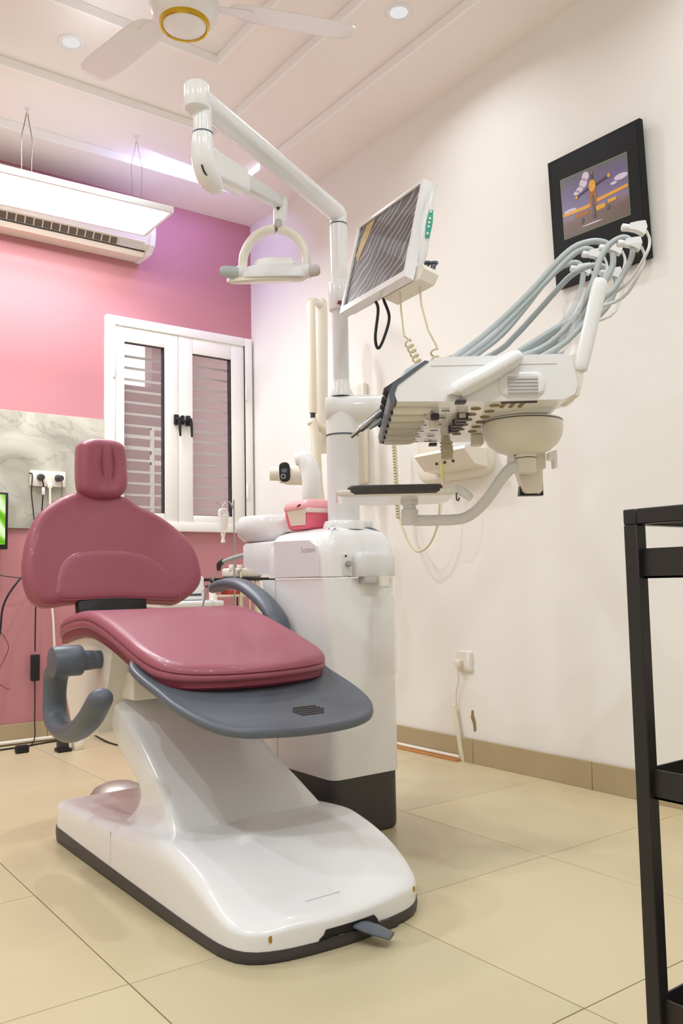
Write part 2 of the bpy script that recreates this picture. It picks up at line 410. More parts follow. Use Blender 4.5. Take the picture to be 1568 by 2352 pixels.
# lavender LED strip along the inside of the tray edge (its own light)
LAV = emit('lavender led', (0.84, 0.80, 1.0, 1), 1.15)
led = thing('led_strip', 'lavender LED strip lining the corner of the ceiling tray', 'LED strip', (2.05, 4.05, 2.97))
box('strip', 2.0, 2.252, 4.052, 4.0555, 2.9605, 2.998, LAV, led)
box('strip', 2.2565, 2.260, 3.74, 4.052, 2.9605, 2.998, LAV, led)
area_light('cove_light', (2.02, 3.92, 2.95), 0.6, COVE_W, (0.42, 0.40, 1.0), (-0.1, 0.9, -1), 'RECTANGLE', 0.1)

# skirting tiles
sk = structure(box('baseboard_right', XR - .006, XR, YF, YB, 0, .098, GROUT), 'tan tile skirting of the right wall')
y = YB
while y > YF + .05:
    y2 = max(YF, y - .6); box('tile', XR - .014, XR - .004, y2 + .001, y - .001, 0.0, .10, SKIRTT, sk, bev=.0012, seg=1); y = y2
sk = structure(box('baseboard_back', XL, XR - .014, YB - .006, YB, 0, .098, GROUT), 'tan tile skirting of the back wall')
x = XR - .015
while x > XL + .05:
    x2 = max(XL, x - .6); box('tile', x2 + .001, x - .001, YB - .014, YB - .004, 0.0, .10, SKIRTT, sk, bev=.0012, seg=1); x = x2

structure(box('trim_1', XL, 1.663, YB - .012, YB + .001, 1.065, 1.662, STONE, bev=.002, seg=1), 'grey veined stone splashback panel')

# ------------------------------------------------------------------ window
win = structure(box('window_1', WX0 - .012, WX0 - .011, YB - .03, YB - .02, 1.6, 1.601, UPVC), 'white double casement window with bars behind')
WLOC[win.name] = win.location.copy()
def frame4(name, x0, x1, z0, z1, w, y0, y1, m, parent, bev=.003):
    bm = bmesh.new()
    for a in ((x0, x0 + w, y0, y1, z0, z1), (x1 - w, x1, y0, y1, z0, z1), (x0 + w, x1 - w, y0, y1, z0, z0 + w), (x0 + w, x1 - w, y0, y1, z1 - w, z1)): add_box(bm, *a, bev)
    return finish(name, bm, m, parent)
frame4('outer_frame', 1.662, 2.568, 1.066, 2.240, .05, 4.365, 4.47, UPVC, win)
for nm, x0, x1, gx0, gx1, gz0, gz1 in (('left', 1.712, 2.087, 1.768, 2.003, 1.165, 2.106), ('right', 2.089, 2.518, 2.178, 2.428, 1.160, 2.098)):
    bm = bmesh.new()
    for a in ((x0, gx0, 4.375, 4.425, 1.115, 2.192), (gx1, x1, 4.375, 4.425, 1.115, 2.192), (gx0, gx1, 4.375, 4.425, 1.115, gz0), (gx0, gx1, 4.375, 4.425, gz1, 2.192)): add_box(bm, *a, .004)
    cs = finish('casement', bm, UPVC, win)
    box('pane', gx0 - .003, gx1 + .003, 4.404, 4.410, gz0 - .003, gz1 + .003, GLASS, cs)
    frame4('glazing_bead', gx0 - .001, gx1 + .001, gz0 - .001, gz1 + .001, .004, 4.385, 4.403, CHAR, cs, 0)
    hx = 1.702 if nm == 'left' else 2.524
    for hz in ((1.94, 1.30) if nm == 'left' else (1.90, 1.31)):
        cyl('hinge', (hx, 4.362, hz - .045), (hx, 4.362, hz + .045), .008, UPVC, cs, n=10, bev=.002)
    hx = 2.070 if nm == 'left' else 2.142
    bm = bmesh.new()
    add_box(bm, hx - .014, hx + .014, 4.355, 4.375, 1.668, 1.728, .006)
    add_cyl(bm, (hx, 4.36, 1.70), (hx, 4.33, 1.70), .009, n=12)
    add_tube(bm, [(hx, 4.33, 1.705), (hx + .004, 4.328, 1.66), (hx + .008, 4.332, 1.60)], [.0085, .008, .006], n=10, k=4)
    finish('handle', bm, BLACK, cs)
bm = bmesh.new(); add_cyl(bm, (2.070, 4.345, 1.69), (2.142, 4.345, 1.69), .006, n=10); add_box(bm, 2.096, 2.116, 4.35, 4.375, 1.672, 1.725, .005)
finish('latch_bar', bm, BLACK, win)
# security bars behind the glass
for k in range(15):
    z = 1.138 + .0655 * k
    big = k in (6, 7)
    box('bar', WX0, WX1, 4.500, 4.512, z, z + (.020 if big else .012), UPVC, win)
box('bar', 1.978, 1.994, 4.494, 4.518, 1.09, 1.665, UPVC, win)
for k, z in enumerate((1.653, 1.51, 1.45)): box('bar', 1.978, 2.08, 4.496, 4.516, z, z + .018, UPVC, win)
structure(box('window_2', WX0 - .02, WX1 + .02, 4.60, 4.78, 1.03, 1.075, WALLW), 'outer window sill')

# light well outside: plaster wall with an opening to the sky
OUTP = mat('outside plaster', rgb(168, 140, 137), 0.85, var=0.06, vscale=3)
bm = bmesh.new()
for a in ((.9, 1.93, 5.3, 5.42, 0, 3.6), (2.335, 4.2, 5.3, 5.42, 0, 3.6), (1.93, 2.335, 5.3, 5.42, 0, 2.10), (1.93, 2.335, 5.3, 5.42, 2.62, 3.6)): add_box(bm, *a)
structure(finish('wall_outside', bm, OUTP), 'pinkish plaster wall of the light well outside the window')

# ------------------------------------------------------------------ LED panel light, downlights, fan, air conditioner
LEDM = emit('led diffuser', (0.98, 0.985, 1.0, 1), PANEL_L)
pz = 2.585
lp = thing('panel_light', 'long white LED panel hanging on wires below the ceiling tray', 'panel light', (1.15, 3.92, pz))
px0, px1, py0, py1 = 0.55, 1.752, 3.714, 4.062
PS = lambda x, y, z: (x, y - (x - 1.752) * .045, z)
bm = bmesh.new()
fw_ = .016
for a in ((px0, px1, py0, py0 + fw_), (px0, px1, py1 - fw_, py1), (px0, px0 + fw_, py0 + fw_, py1 - fw_), (px1 - fw_, px1, py0 + fw_, py1 - fw_)): add_box(bm, *a, pz, pz + .032, .002, 2, PS)
finish('frame', bm, WHITE, lp)
box('back_plate', px0 + fw_ - .002, px1 - fw_ + .002, py0 + fw_ - .002, py1 - fw_ + .002, pz + .022, pz + .031, WHITE2, lp, f=PS)
box('diffuser', px0 + fw_, px1 - fw_, py0 + fw_, py1 - fw_, pz + .004, pz + .012, LEDM, lp, f=PS)
for wx, yy, thick, sp in ((1.10, 3.905, .0022, .028), (1.62, 3.86, .0010, .030)):
    for s in (-1, 1):
        tube('wire', [(wx, yy, 2.995), (wx + s * sp * .35, yy, 2.93), (wx + s * sp * .9, yy, 2.84), (wx + s * sp * .8, yy, 2.72), (wx + s * sp, yy, pz + .03)], thick, STEELD, lp, n=6, k=5)
    cyl('hook', (wx, yy, 2.999), (wx, yy, 2.965), .006, WHITE, lp, r1=.003, n=10)
    cyl('ceiling_rose', (wx, yy, 3.0), (wx, yy, 2.996), .014, WHITE, lp, n=16)

DLM = emit('downlight lens', (1.0, 0.98, 0.96, 1), 0.62)
dls = [(1.125, 3.37, 3.04, 'recessed round ceiling downlight between the hanging panel and the fan'), (2.096, 2.40, 3.0, 'recessed round ceiling downlight near the right wall'),
       (0.40, 3.37, 3.04, 'added unseen ceiling downlight left of the hanging panel, outside the picture'), (0.40, 0.22, 3.04, 'added unseen ceiling downlight straight above the viewer'),  # from here on: unseen downlights added to light the room
       (1.15, 0.22, 3.04, 'added unseen ceiling downlight above the black trolley'), (2.10, 1.2, 3.0, 'added unseen ceiling downlight along the right wall, above the picture side'), (2.10, 0.2, 3.0, 'added unseen ceiling downlight along the right wall, behind the trolley'),
       (-0.57, 2.5, 3.0, 'added unseen ceiling downlight along the left wall, level with the chair'), (-0.57, 1.0, 3.0, 'added unseen ceiling downlight along the left wall, nearest the viewer')]
for x, y, z, lab in dls:
    d = thing('downlight', lab, 'downlight', (x, y, z), 'recessed ceiling downlights')
    lathe('ring', [(.036, -.002), (.040, -.007), (.052, -.006), (.056, 0)], WHITE, d, (x, y, z), 28)
    lathe('lens', [(0, -.0035), (.036, -.0035)], DLM, d, (x, y, z), 28)
    area_light('downlight_light', (x, y, z - .012), .075, DOWNLIGHT_W * (.45 if x > 1.9 else 1.25), (.86, .95, 1.0), spread=R(150))

fx, fy, fz = 1.262, 2.585, 2.735
fan = thing('ceiling_fan', 'white ceiling fan with a gold ring round its hub', 'ceiling fan', (fx, fy, fz))
lathe('motor_housing', [(.058, -.012), (.088, -.006), (.112, .02), (.122, .055), (.118, .09), (.09, .118), (.03, .125)], WHITE, fan, (fx, fy, fz), 40)
lathe('gold_ring', [(.074, -.010), (.078, -.022), (.085, -.021), (.088, -.006)], GOLD, fan, (fx, fy, fz), 40)
lathe('hub_cap', [(0, -.028), (.045, -.0265), (.075, -.018), (.077, -.008)], WHITE, fan, (fx, fy, fz), 40)
box('cap_mark', fx - .010, fx + .002, fy - .002, fy + .001, fz - .0272, fz - .0255, CHAR, fan, f=lambda x, y, z: (fx + (x - fx) * .7 - (y - fy) * .7, fy + (x - fx) * .7 + (y - fy) * .7, z))
cyl('down_rod', (fx, fy, fz + .12), (fx, fy, 3.07), .012, WHITE, fan)
lathe('canopy', [(.012, -.11), (.045, -.07), (.06, -.01), (.06, 0)], WHITE, fan, (fx, fy, 3.08), 28)
for k in range(3):
    a0 = R(-19 + 120 * k)
    def bf(u, v, h, a0=a0): return (fx + u * cos(a0) - v * sin(a0), fy + u * sin(a0) + v * cos(a0), fz + .07 + h + v * .16)
    pillow('blade', [(.17, -.045), (.35, -.062), (.58, -.060), (.62, -.02), (.60, .055), (.40, .062), (.2, .05)], [(0.004, 0), (0, .002), (0, .005), (.004, .007)], bf, WHITE, fan, N=40)
    bm = bmesh.new(); add_prism(bm, [(.08, -.02), (.24, -.03), (.24, .03), (.08, .02)], -.004, .0, bf); finish('blade_iron', bm, WHITE, fan)

ac = thing('air_conditioner', 'white split air conditioner on the pink wall behind the hanging panel', 'air conditioner', (1.4, 4.3, 2.57))
prof = [(4.398, 2.573), (4.27, 2.571), (4.235, 2.574), (4.19, 2.602), (4.178, 2.65), (4.176, 2.80), (4.20, 2.845), (4.398, 2.85)]
prism('body', prof, 0.98, 1.845, WHITE2, ac, 'x', bev=.006)
def acf(u, v, t):   # along x, down the slanted vent face, outward
    n = Vector((0, -.528, -.849)); d = Vector((0, .849, -.528)); return Vector((u, 4.188, 2.6032)) + d * v + n * t
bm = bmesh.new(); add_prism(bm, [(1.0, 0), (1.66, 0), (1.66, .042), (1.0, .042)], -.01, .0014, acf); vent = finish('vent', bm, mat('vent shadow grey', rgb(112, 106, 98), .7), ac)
for k in range(16):
    u = 1.0 + .0435 * k
    bm = bmesh.new(); add_prism(bm, [(u, .0), (u + .006, .0), (u + .012, .042), (u + .006, .042)], .0, .004, acf); finish('vane', bm, WHITE2, vent)
bm = bmesh.new(); add_prism(bm, [(1.0, -.014), (1.80, -.014), (1.80, -.003), (1.0, -.003)], 0, .006, acf, .002); finish('upper_lip', bm, WHITE2, ac)
bm = bmesh.new(); add_prism(bm, [(1.665, .0), (1.79, .0), (1.79, .042), (1.665, .042)], 0, .004, acf, .001); finish('display_window', bm, OFFWHITE, ac)
bm = bmesh.new(); add_prism(bm, [(1.0, .046), (1.82, .046), (1.82, .050), (1.0, .050)], 0, .0065, acf); finish('flap_seam', bm, CHAR, ac)
bm = bmesh.new(); add_prism(bm, [(1.0, .052), (1.82, .052), (1.82, .085), (1.0, .085)], -.004, .007, acf, .002); finish('flap', bm, WHITE2, ac)
prism('end_cap', [(4.398, 2.569), (4.27, 2.566), (4.23, 2.569), (4.185, 2.600), (4.173, 2.65), (4.171, 2.80), (4.197, 2.848), (4.398, 2.853)], 1.832, 1.862, WHITE, ac, 'x', bev=.005)

# ================================================================== THE DENTAL CHAIR
CX = 1.1225
ch = thing('dental_chair', 'dental treatment chair with rose vinyl cushions on a white swept pedestal', 'dental chair', (CX, 2.1, 0))
bo = [(.855, 2.55), (.862, 2.66), (.91, 2.69), (CX, 2.695), (1.335, 2.69), (1.383, 2.66), (1.392, 2.5), (1.398, 2.1), (1.397, 1.80), (1.388, 1.66), (1.360, 1.580), (1.30, 1.528), (1.21, 1.508), (CX, 1.500), (1.03, 1.504), (.945, 1.518), (.888, 1.548), (.862, 1.605), (.855, 1.72), (.853, 1.9), (.853, 2.2)]
ZT = [(1.48, .068), (1.54, .080), (1.61, .102), (1.68, .130), (1.75, .150), (1.82, .161), (1.88, .165), (2.0, .158), (2.2, .140), (2.45, .125), (2.7, .112)]
def basef(u, v, h):
    zt = sinterp(ZT, v)
    e = abs(u - CX) / .268; zt -= .022 * max(0, e - .55) / .45 * max(0, min(1, (1.86 - v) / .25))
    z0 = .024 + .020 * (v - 1.6)
    return (u, v, z0 + (zt - z0) * h)
pr = [(0, 0)] + [(0.0, .25), (0, .5), (0, .70)] + [(.028 * (1 - cos(a)), .70 + .30 * sin(a)) for a in [pi / 2 * i / 7 for i in range(1, 8)]]
base = pillow('base_cover', bo, pr, basef, WHITE, ch, N=140, rings_in=(.93, .86, .78, .7, .6, .5, .4, .3, .2, .1), angle=60)
pillow('base_skirt', bo, [(.004, 0), (-.001, .003), (-.003, .02), (-.002, .038), (.006, .04)], lambda u, v, h: (u, v, h * (.68 + .47 * (v - 1.6))), CHAR, ch, N=120, angle=60)
# seam on the left flank, foot lever notch, chips, lettering
box('seam', .8525, .8545, 2.1990, 2.2005, .040, .125, PRINTG, base)
bm = bmesh.new()
def nf(u, v, h): return (u, 1.4975 + .85 * (u - 1.12) ** 2 - h, v)
add_prism(bm, [(1.025, .012), (1.19, .012), (1.18, .034), (1.172, .044), (1.046, .044), (1.040, .034), (1.03, .028)], -.02, .0025, nf, .002); finish('notch', bm, BLACK, ch)
bm = bmesh.new(); add_prism(bm, [(.985, .002), (1.245, .002), (1.225, .022), (1.20, .026), (1.15, .024), (1.06, .026), (1.02, .022)], -.01, .0045, nf, .003); finish('skirt_lip', bm, CHAR, ch)
tube('foot_lever', [(1.13, 1.515, .034), (1.145, 1.472, .030), (1.165, 1.434, .022)], [.018, .020, .016], GREY, ch, n=14, k=4, flat=(.38, 1.15, (0, 0, 1)))
for (x, y, z, s) in ((.925, 1.5245, .048, .006), (1.318, 1.5375, .056, .005), (1.3775, 1.621, .062, .003)):
    bm = bmesh.new(); add_lathe(bm, [(0, -.0012), (s, -.001), (s * .8, .001), (0, .0012)], (0, 0, 0), 8, lambda a, b2, c2, x=x, y=y, z=z: (x + a * .8, y + c2 * 1.5 + abs(a) * .2, z + b2 * 1.3)); finish('paint_chip', bm, RUST, base)
bm = bmesh.new(); add_box(bm, 1.035, 1.125, 1.560, 1.5625, .0848, .0872); finish('faint_marking', bm, mat('faint grey print', rgb(208, 207, 209), .5), base)
# pedestal
fr = [(.13, 1.905), (.147, 1.945), (.186, 1.995), (.23, 2.045), (.266, 2.092), (.32, 2.165), (.37, 2.240), (.41, 2.31), (.445, 2.385), (.475, 2.43)]
rr_ = [(.10, 2.33), (.125, 2.28), (.16, 2.23), (.20, 2.205), (.235, 2.22), (.27, 2.28), (.31, 2.36), (.37, 2.42), (.42, 2.46), (.475, 2.50)]
xr_ = [(.12, 1.378), (.16, 1.366), (.20, 1.348), (.26, 1.318), (.32, 1.302), (.45, 1.295)]
xl_ = [(.12, .900), (.145, .915), (.18, .926), (.22, .930), (.45, .930)]
bm = bmesh.new(); rings = []
NZ = 34
for i in range(NZ + 1):
    z = .118 + (.47 - .118) * i / NZ
    yf, yr, xa, xb = sinterp(fr, z), sinterp(rr_, z), sinterp(xl_, z), sinterp(xr_, z)
    if z < .15: yf -= (.15 - z) * .9
    rc = rrect(xa, xb, yf, yr, min(.028, (yr - yf) * .4), 5)
    rings.append([bm.verts.new((p[0], p[1] - .012 * (1 - ((p[0] - (xa + xb) / 2) / ((xb - xa) / 2)) ** 2) * (1 if p[1] < (yf + yr) / 2 else 0), z)) for p in rc])
for A, B in zip(rings, rings[1:]):
    for j in range(len(A)): bm.faces.new((A[j], A[(j + 1) % len(A)], B[(j + 1) % len(A)], B[j]))
bm.faces.new(rings[-1]); bm.faces.new(rings[0][::-1])
finish('pedestal', bm, WHITE, ch, angle=60)
box('lift_head', .945, 1.30, 2.27, 2.44, .445, .522, WHITE2, ch, bev=.006)
cyl('pivot_bolt', (.9435, 2.385, .49), (.947, 2.385, .49), .007, CHAR, ch, n=12)
box('gap_shade_block', .98, 1.27, 2.30, 2.80, .50, .60, BLACK, ch, bev=.01)  # black block stands in for the shadow in the gap under the seat
# seat shell
sh = [(2.72, .595), (2.60, .628), (2.45, .645), (2.35, .648), (2.25, .636), (2.16, .60), (2.06, .55), (1.98, .53), (2.04, .540), (2.12, .560), (2.26, .580), (2.34, .585), (2.40, .585), (2.60, .575), (2.70, .575)]
prism('seat_shell', sh, .905, 1.35, WHITE2, ch, 'x', bev=.018, seg=3)
sk2 = [(2.715, .59), (2.60, .622), (2.38, .632), (2.30, .585), (2.325, .50), (2.375, .42), (2.41, .345), (2.50, .325), (2.62, .33), (2.675, .42), (2.70, .52)]
prism('rear_housing', sk2, .895, 1.34, WHITE2, ch, 'x', bev=.015, seg=3)
# seat cushion
SZ = [(1.84, .557), (1.88, .562), (1.95, .577), (2.06, .606), (2.2, .645), (2.3, .672), (2.41, .692), (2.5, .692), (2.6, .680), (2.70, .660), (2.80, .628)]
so = [(.868, 2.2), (.868, 2.55), (.880, 2.70), (.93, 2.765), (CX, 2.775), (1.315, 2.765), (1.367, 2.70), (1.385, 2.5), (1.392, 2.2), (1.388, 2.04), (1.372, 1.955), (1.32, 1.90), (1.22, 1.872), (CX, 1.862), (1.02, 1.872), (.93, 1.905), (.882, 1.965), (.868, 2.06)]
def seatf(u, v, h):
    t = .052 if v > 2.0 else .052 - .014 * (2.0 - v) / .14
    return (u, v, sinterp(SZ, v) - t * (1 - h))
def cprof(r, t, n=7):   # cushion edge with a welt groove
    o = [(r * .5, 0), (r * .12, .06), (0, .2), (0, .40), (r * .10, .455), (r * .16, .48), (r * .10, .505), (.0, .55)]
    for i in range(1, n + 1):
        a = pi / 2 * i / n; o.append((r * (1 - cos(a)), .55 + .45 * sin(a)))
    return o
pillow('seat_cushion', so, cprof(.026, .052), seatf, VINYL, ch, N=150, rings_in=(.94, .86, .77, .68, .58, .48, .38, .28, .18, .09), angle=60)
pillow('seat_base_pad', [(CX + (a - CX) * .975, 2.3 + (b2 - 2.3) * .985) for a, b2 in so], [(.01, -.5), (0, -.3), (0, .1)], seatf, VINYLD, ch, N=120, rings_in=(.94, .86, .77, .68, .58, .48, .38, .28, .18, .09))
# foot plate
fo = [(.866, 2.10), (.860, 1.91), (.880, 1.812), (.914, 1.742), (.962, 1.706), (1.024, 1.690), (1.125, 1.678), (1.242, 1.680), (1.323, 1.700), (1.367, 1.734), (1.394, 1.79), (1.40, 1.865), (1.392, 1.96), (1.385, 2.10), (CX, 2.13)]
def footf(u, v, h): return (u, v, .55 - .36 * (2.03 - v) + h)
fp = pillow('foot_plate', fo, [(.012, -.022), (.003, -.018), (0, -.010), (.001, -.002), (.006, .001), (.014, .000), (.024, -.003), (.040, -.0035)], footf, GREY, ch, N=110, angle=60)
for k in range(5):
    bm = bmesh.new(); yv = 1.742 + .0085 * k; wv_ = .045 - .006 * abs(k - 2)
    add_prism(bm, [(1.185 - wv_, yv), (1.185 + wv_, yv), (1.185 + wv_, yv + .0045), (1.185 - wv_, yv + .0045)], -.004, -.0012, footf, .001, 1); finish('grip_rib', bm, CHAR, fp)
# backrest
BT = .25
def backf(u, v, h): return (u, 2.705 + BT * v - h * .97 + .10 * ((u - 1.145) / .33) ** 2 * -.35 + .028, v + h * .24)
bk = [(1.031, 1.099), (.987, 1.085), (.947, 1.062), (.894, 1.021), (.857, .962), (.834, .887), (.825, .813), (.835, .752), (.862, .712), (.903, .700), (.984, .708), (1.080, .712), (1.207, .708), (1.318, .699), (1.369, .697), (1.424, .726), (1.464, .773), (1.469, .835), (1.448, .912), (1.395, .974), (1.334, 1.022), (1.257, 1.060), (1.211, 1.090), (1.12, 1.105)]
bkc = pillow('backrest_cushion', bk, [(.03, -.055), (.008, -.045), (0, -.03), (0, -.004), (.003, -.001), (.001, .003)] + [(.030 * (1 - cos(a)), .003 + .027 * sin(a)) for a in [pi / 2 * i / 6 for i in range(1, 7)]], backf, VINYL, ch, N=130, rings_in=(.9, .8, .7, .6, .5, .4, .3, .2, .1), angle=60)
lm = [(.919, .732), (.923, .762), (.932, .800), (.953, .843), (.997, .875), (1.063, .886), (1.164, .887), (1.252, .873), (1.313, .836), (1.357, .781), (1.375, .712), (1.33, .706), (1.15, .716), (.96, .714)]
pillow('lumbar_pad', lm, [(0, .02), (0, .0285), (.0025, .0285), (.004, .031), (.010, .0335), (.022, .035)], backf, VINYL, bkc, N=90, angle=50, rings_in=(.85, .7, .5, .3, .15))
box('back_bracket', 1.00, 1.25, 2.86, 2.90, .50, .74, BLACK, ch, bev=.008, f=lambda x, y, z: (x, y + (z - .6) * .2, z))
pillow('back_shell', [(1.145 + (a - 1.145) * .93, .90 + (b2 - .90) * .93) for a, b2 in bk], [(.05, -.085), (.01, -.075), (0, -.055)], backf, WHITE2, ch, N=90)
# headrest
hd = [(1.030, 1.139), (1.033, 1.252), (1.044, 1.280), (1.079, 1.297), (1.140, 1.299), (1.189, 1.289), (1.209, 1.259), (1.213, 1.183), (1.210, 1.121), (1.189, 1.093), (1.147, 1.077), (1.079, 1.077), (1.042, 1.098)]
def headf(u, v, h):
    d = (abs((u - 1.121)) / .09)
    dip = .012 * max(0, 1 - (abs(abs(u - 1.127) - .024) / .016) ** 2) * (1 if v > 1.13 else max(0, (v - 1.10) / .03)) * (1 if v < 1.26 else max(0, (1.285 - v) / .025)) if h > .03 else 0
    return (u, 2.865 + .1 * v - h + .020 + dip * .35, v + h * .1)
pillow('headrest', hd, [(.03, -.04), (.008, -.03), (0, -.01), (0, .02), (.004, .038), (.012, .052), (.024, .060)], headf, VINYL, ch, N=90, rings_in=(.92, .84, .76, .68, .6, .52, .44, .36, .28, .2, .1), angle=70)
for uu, sg in ((1.108, 1), (1.150, -1)):
    tube('fold_shade_line', [Vector(headf(uu + sg * .004, 1.262, .0)) + Vector((0, -.0592, .006)), Vector(headf(uu, 1.235, 0)) + Vector((0, -.0600, .006)), Vector(headf(uu - sg * .002, 1.19, 0)) + Vector((0, -.0600, .006)), Vector(headf(uu + sg * .004, 1.145, 0)) + Vector((0, -.0592, .006))], [.0008, .0016, .0018, .0008], VINYLD, ch, n=6, k=5)  # darker lines paint the crease shade of the headrest folds
box('headrest_post', 1.10, 1.15, 2.99, 3.01, 1.0, 1.2, STEEL, ch, bev=.004)
# armrests
J = [(.79, 2.395, .560), (.79, 2.450, .520), (.79, 2.463, .480), (.79, 2.466, .438), (.79, 2.455, .398), (.79, 2.41, .375), (.79, 2.335, .370), (.79, 2.255, .390), (.79, 2.185, .423), (.79, 2.135, .460), (.79, 2.106, .484), (.79, 2.094, .496), (.79, 2.090, .500)]
arm = tube('armrest', J, [.030, .031, .029, .029, .030, .030, .030, .030, .031, .030, .028, .020, .008], GREY, ch, n=18, k=6, flat=(1.15, .92, (1, 0, 0)))
cyl('armrest_hub', (.755, 2.39, .558), (.84, 2.39, .558), .043, GREY, arm, n=28, bev=.006)
bm = bmesh.new(); add_cyl(bm, (.84, 2.39, .556), (.872, 2.39, .556), .029, .027, 24); add_cyl(bm, (.872, 2.39, .556), (.915, 2.39, .556), .026, .026, 24, .002); finish('armrest_axle', bm, GREY, arm)
A_ = [(1.435, 2.735, .742), (1.435, 2.690, .756), (1.435, 2.60, .766), (1.435, 2.51, .757), (1.435, 2.425, .728), (1.435, 2.355, .692), (1.435, 2.30, .648), (1.435, 2.28, .60)]
arm = tube('armrest', A_, [.012, .026, .027, .027, .028, .029, .030, .030], GREY, ch, n=18, k=6, flat=(1.25, .75, (1, 0, 0)))
cyl('armrest_axle', (1.34, 2.30, .585), (1.44, 2.30, .585), .026, GREY, arm, n=20)
# steel foot control standing on the base plate behind the pedestal
fc = thing('foot_control', 'brushed steel foot control disc on the floor behind the white pedestal', 'foot control', (1.13, 2.98, 0))
lathe('disc', [(0, .060), (.05, .056), (.085, .040), (.098, .022), (.10, .010)], mat('brushed steel', rgb(190, 182, 176), .42, metal=.8), fc, (1.20, 3.02, 0), 36)
lathe('base_ring', [(.10, .010), (.106, .008), (.106, 0), (0, 0)], CHAR, fc, (1.20, 3.02, 0), 36)

# ================================================================== DENTAL UNIT (cabinet, column, spittoon)
du = thing('dental_unit', 'white dental unit cabinet with tall column and spittoon beside the chair', 'dental unit', (1.62, 2.28, 0))
X0, X1, Y0, Y1 = 1.490, 1.755, 2.09, 2.50
pillow('plinth', rrect(X0 + .004, X1 - .004, Y0 + .004, Y1, .035, 6), [(.012, 0), (.002, .006), (0, .02), (0, .176)], lambda u, v, h: (u, v, h), CHAR, du, N=80, smooth=False)
pillow('body', rrect(X0, X1, Y0, Y1, .030, 6), [(0, .176), (0, .40), (0, .775)], lambda u, v, h: (u, v, h), WHITE, du, N=96, smooth=False)
box('door_seam', X0 - .0008, X0 + .002, 2.395, 2.398, .18, .775, PRINTG, du)
# upper head: profile swept along x, rounded shoulder to the front
up = [(Y0, .782), (Y0, .835), (Y0 + .006, .872), (Y0 + .028, .905), (Y0 + .065, .928), (Y0 + .11, .936), (2.25, .938), (2.40, .918), (2.40, .782)]
pillow('head', rrect(X0 - .002, X1 + .002, Y0 - .002, 2.46, .035, 6), [(0.0, .780), (0, .80), (0, .84), (.004, .872), (.016, .902), (.036, .922), (.06, .934)], lambda u, v, h: (u, v, h), WHITE, du, N=96, smooth=False, rings_in=(.8, .5, .2))
prism('side_panel', [(2.135, .782), (2.135, .84), (2.15, .875), (2.19, .895), (2.395, .900), (2.395, .782)], X0 - .006, X0 + .01, OFFWHITE, du, 'x', bev=.003)
text('lettering', 'Suntem', .026, PRINTG, (X0 - .0065, 2.195, .858), (0, -1, 0), (0, 0, 1), du)
pillow('spittoon_arm', rrect(1.495, 1.70, 2.40, 2.64, .03, 5), [(.0, .795), (0, .83), (0, .895), (.008, .905)], lambda u, v, h: (u, v, h if v < 2.5 else h if h > .85 else .795 + (h - .795) + .035 * (v - 2.5) / .14), OFFWHITE, du, N=72, smooth=False)
lathe('spittoon_bowl', [(.05, .905), (.09, .906), (.125, .914), (.147, .935), (.152, .965), (.147, .99), (.138, 1.0), (.128, .992), (.11, .95), (.05, .925), (0, .92)], WHITE, du, (1.632, 2.60, 0), 48)
bm = bmesh.new(); add_lathe(bm, [(.07, .898), (.118, .898), (.118, .9045), (.07, .9045)], (1.632, 2.60, 0), 40); finish('bowl_gasket', bm, ORANGE, du)
# front overhang, switch, bottle
pillow('front_overhang', rrect(1.575, 1.733, 2.058, 2.13, .022, 5), [(.003, .778), (0, .782), (0, .838), (.006, .85), (.016, .855)], lambda u, v, h: (u, v, h), OFFWHITE, du, N=64, smooth=False)
box('switch_plate', 1.538, 1.566, 2.082, 2.090, .782, .850, OFFWHITE, du, bev=.003)
cyl('switch_knob', (1.552, 2.083, .818), (1.552, 2.066, .818), .009, STEEL, du, n=16, bev=.002)
cyl('indicator_lamp', (1.546, 2.083, .842), (1.546, 2.079, .842), .003, BLACK, du, n=10)
box('bottle_bracket', 1.600, 1.680, 2.055, 2.092, .758, .778, PRINTG, du, bev=.003)
bt = lathe('water_bottle', [(0, .475), (.030, .475), (.036, .485), (.037, .60), (.037, .690), (.033, .712), (.018, .735), (.014, .745), (.014, .765)], CLEARM, du, (1.668, 2.052, 0), 28)
cyl('bottle_cap', (1.668, 2.052, .748), (1.668, 2.052, .780), .018, WHITE2, bt, n=20)
# column
CXc, CYc = 1.63, 2.2
lathe('column_collar', [(.068, .930), (.068, .945), (.062, .958), (.052, .96)], WHITE, du, (CXc, CYc, 0), 36)
box('collar_clip', 1.67, 1.712, 2.15, 2.19, .936, .957, OFFWHITE, du, bev=.004)
cyl('lower_column', (CXc, CYc, .94), (CXc, CYc, 1.235), .052, OFFWHITE, du, n=36)
bm = bmesh.new(); add_cyl(bm, (CXc, CYc, 1.235), (CXc, CYc, 1.240), .0535, n=36); finish('column_joint', bm, GREY, du)
cyl('upper_column', (CXc, CYc, 1.240), (CXc, CYc, 1.33), .052, WHITE, du, n=36)
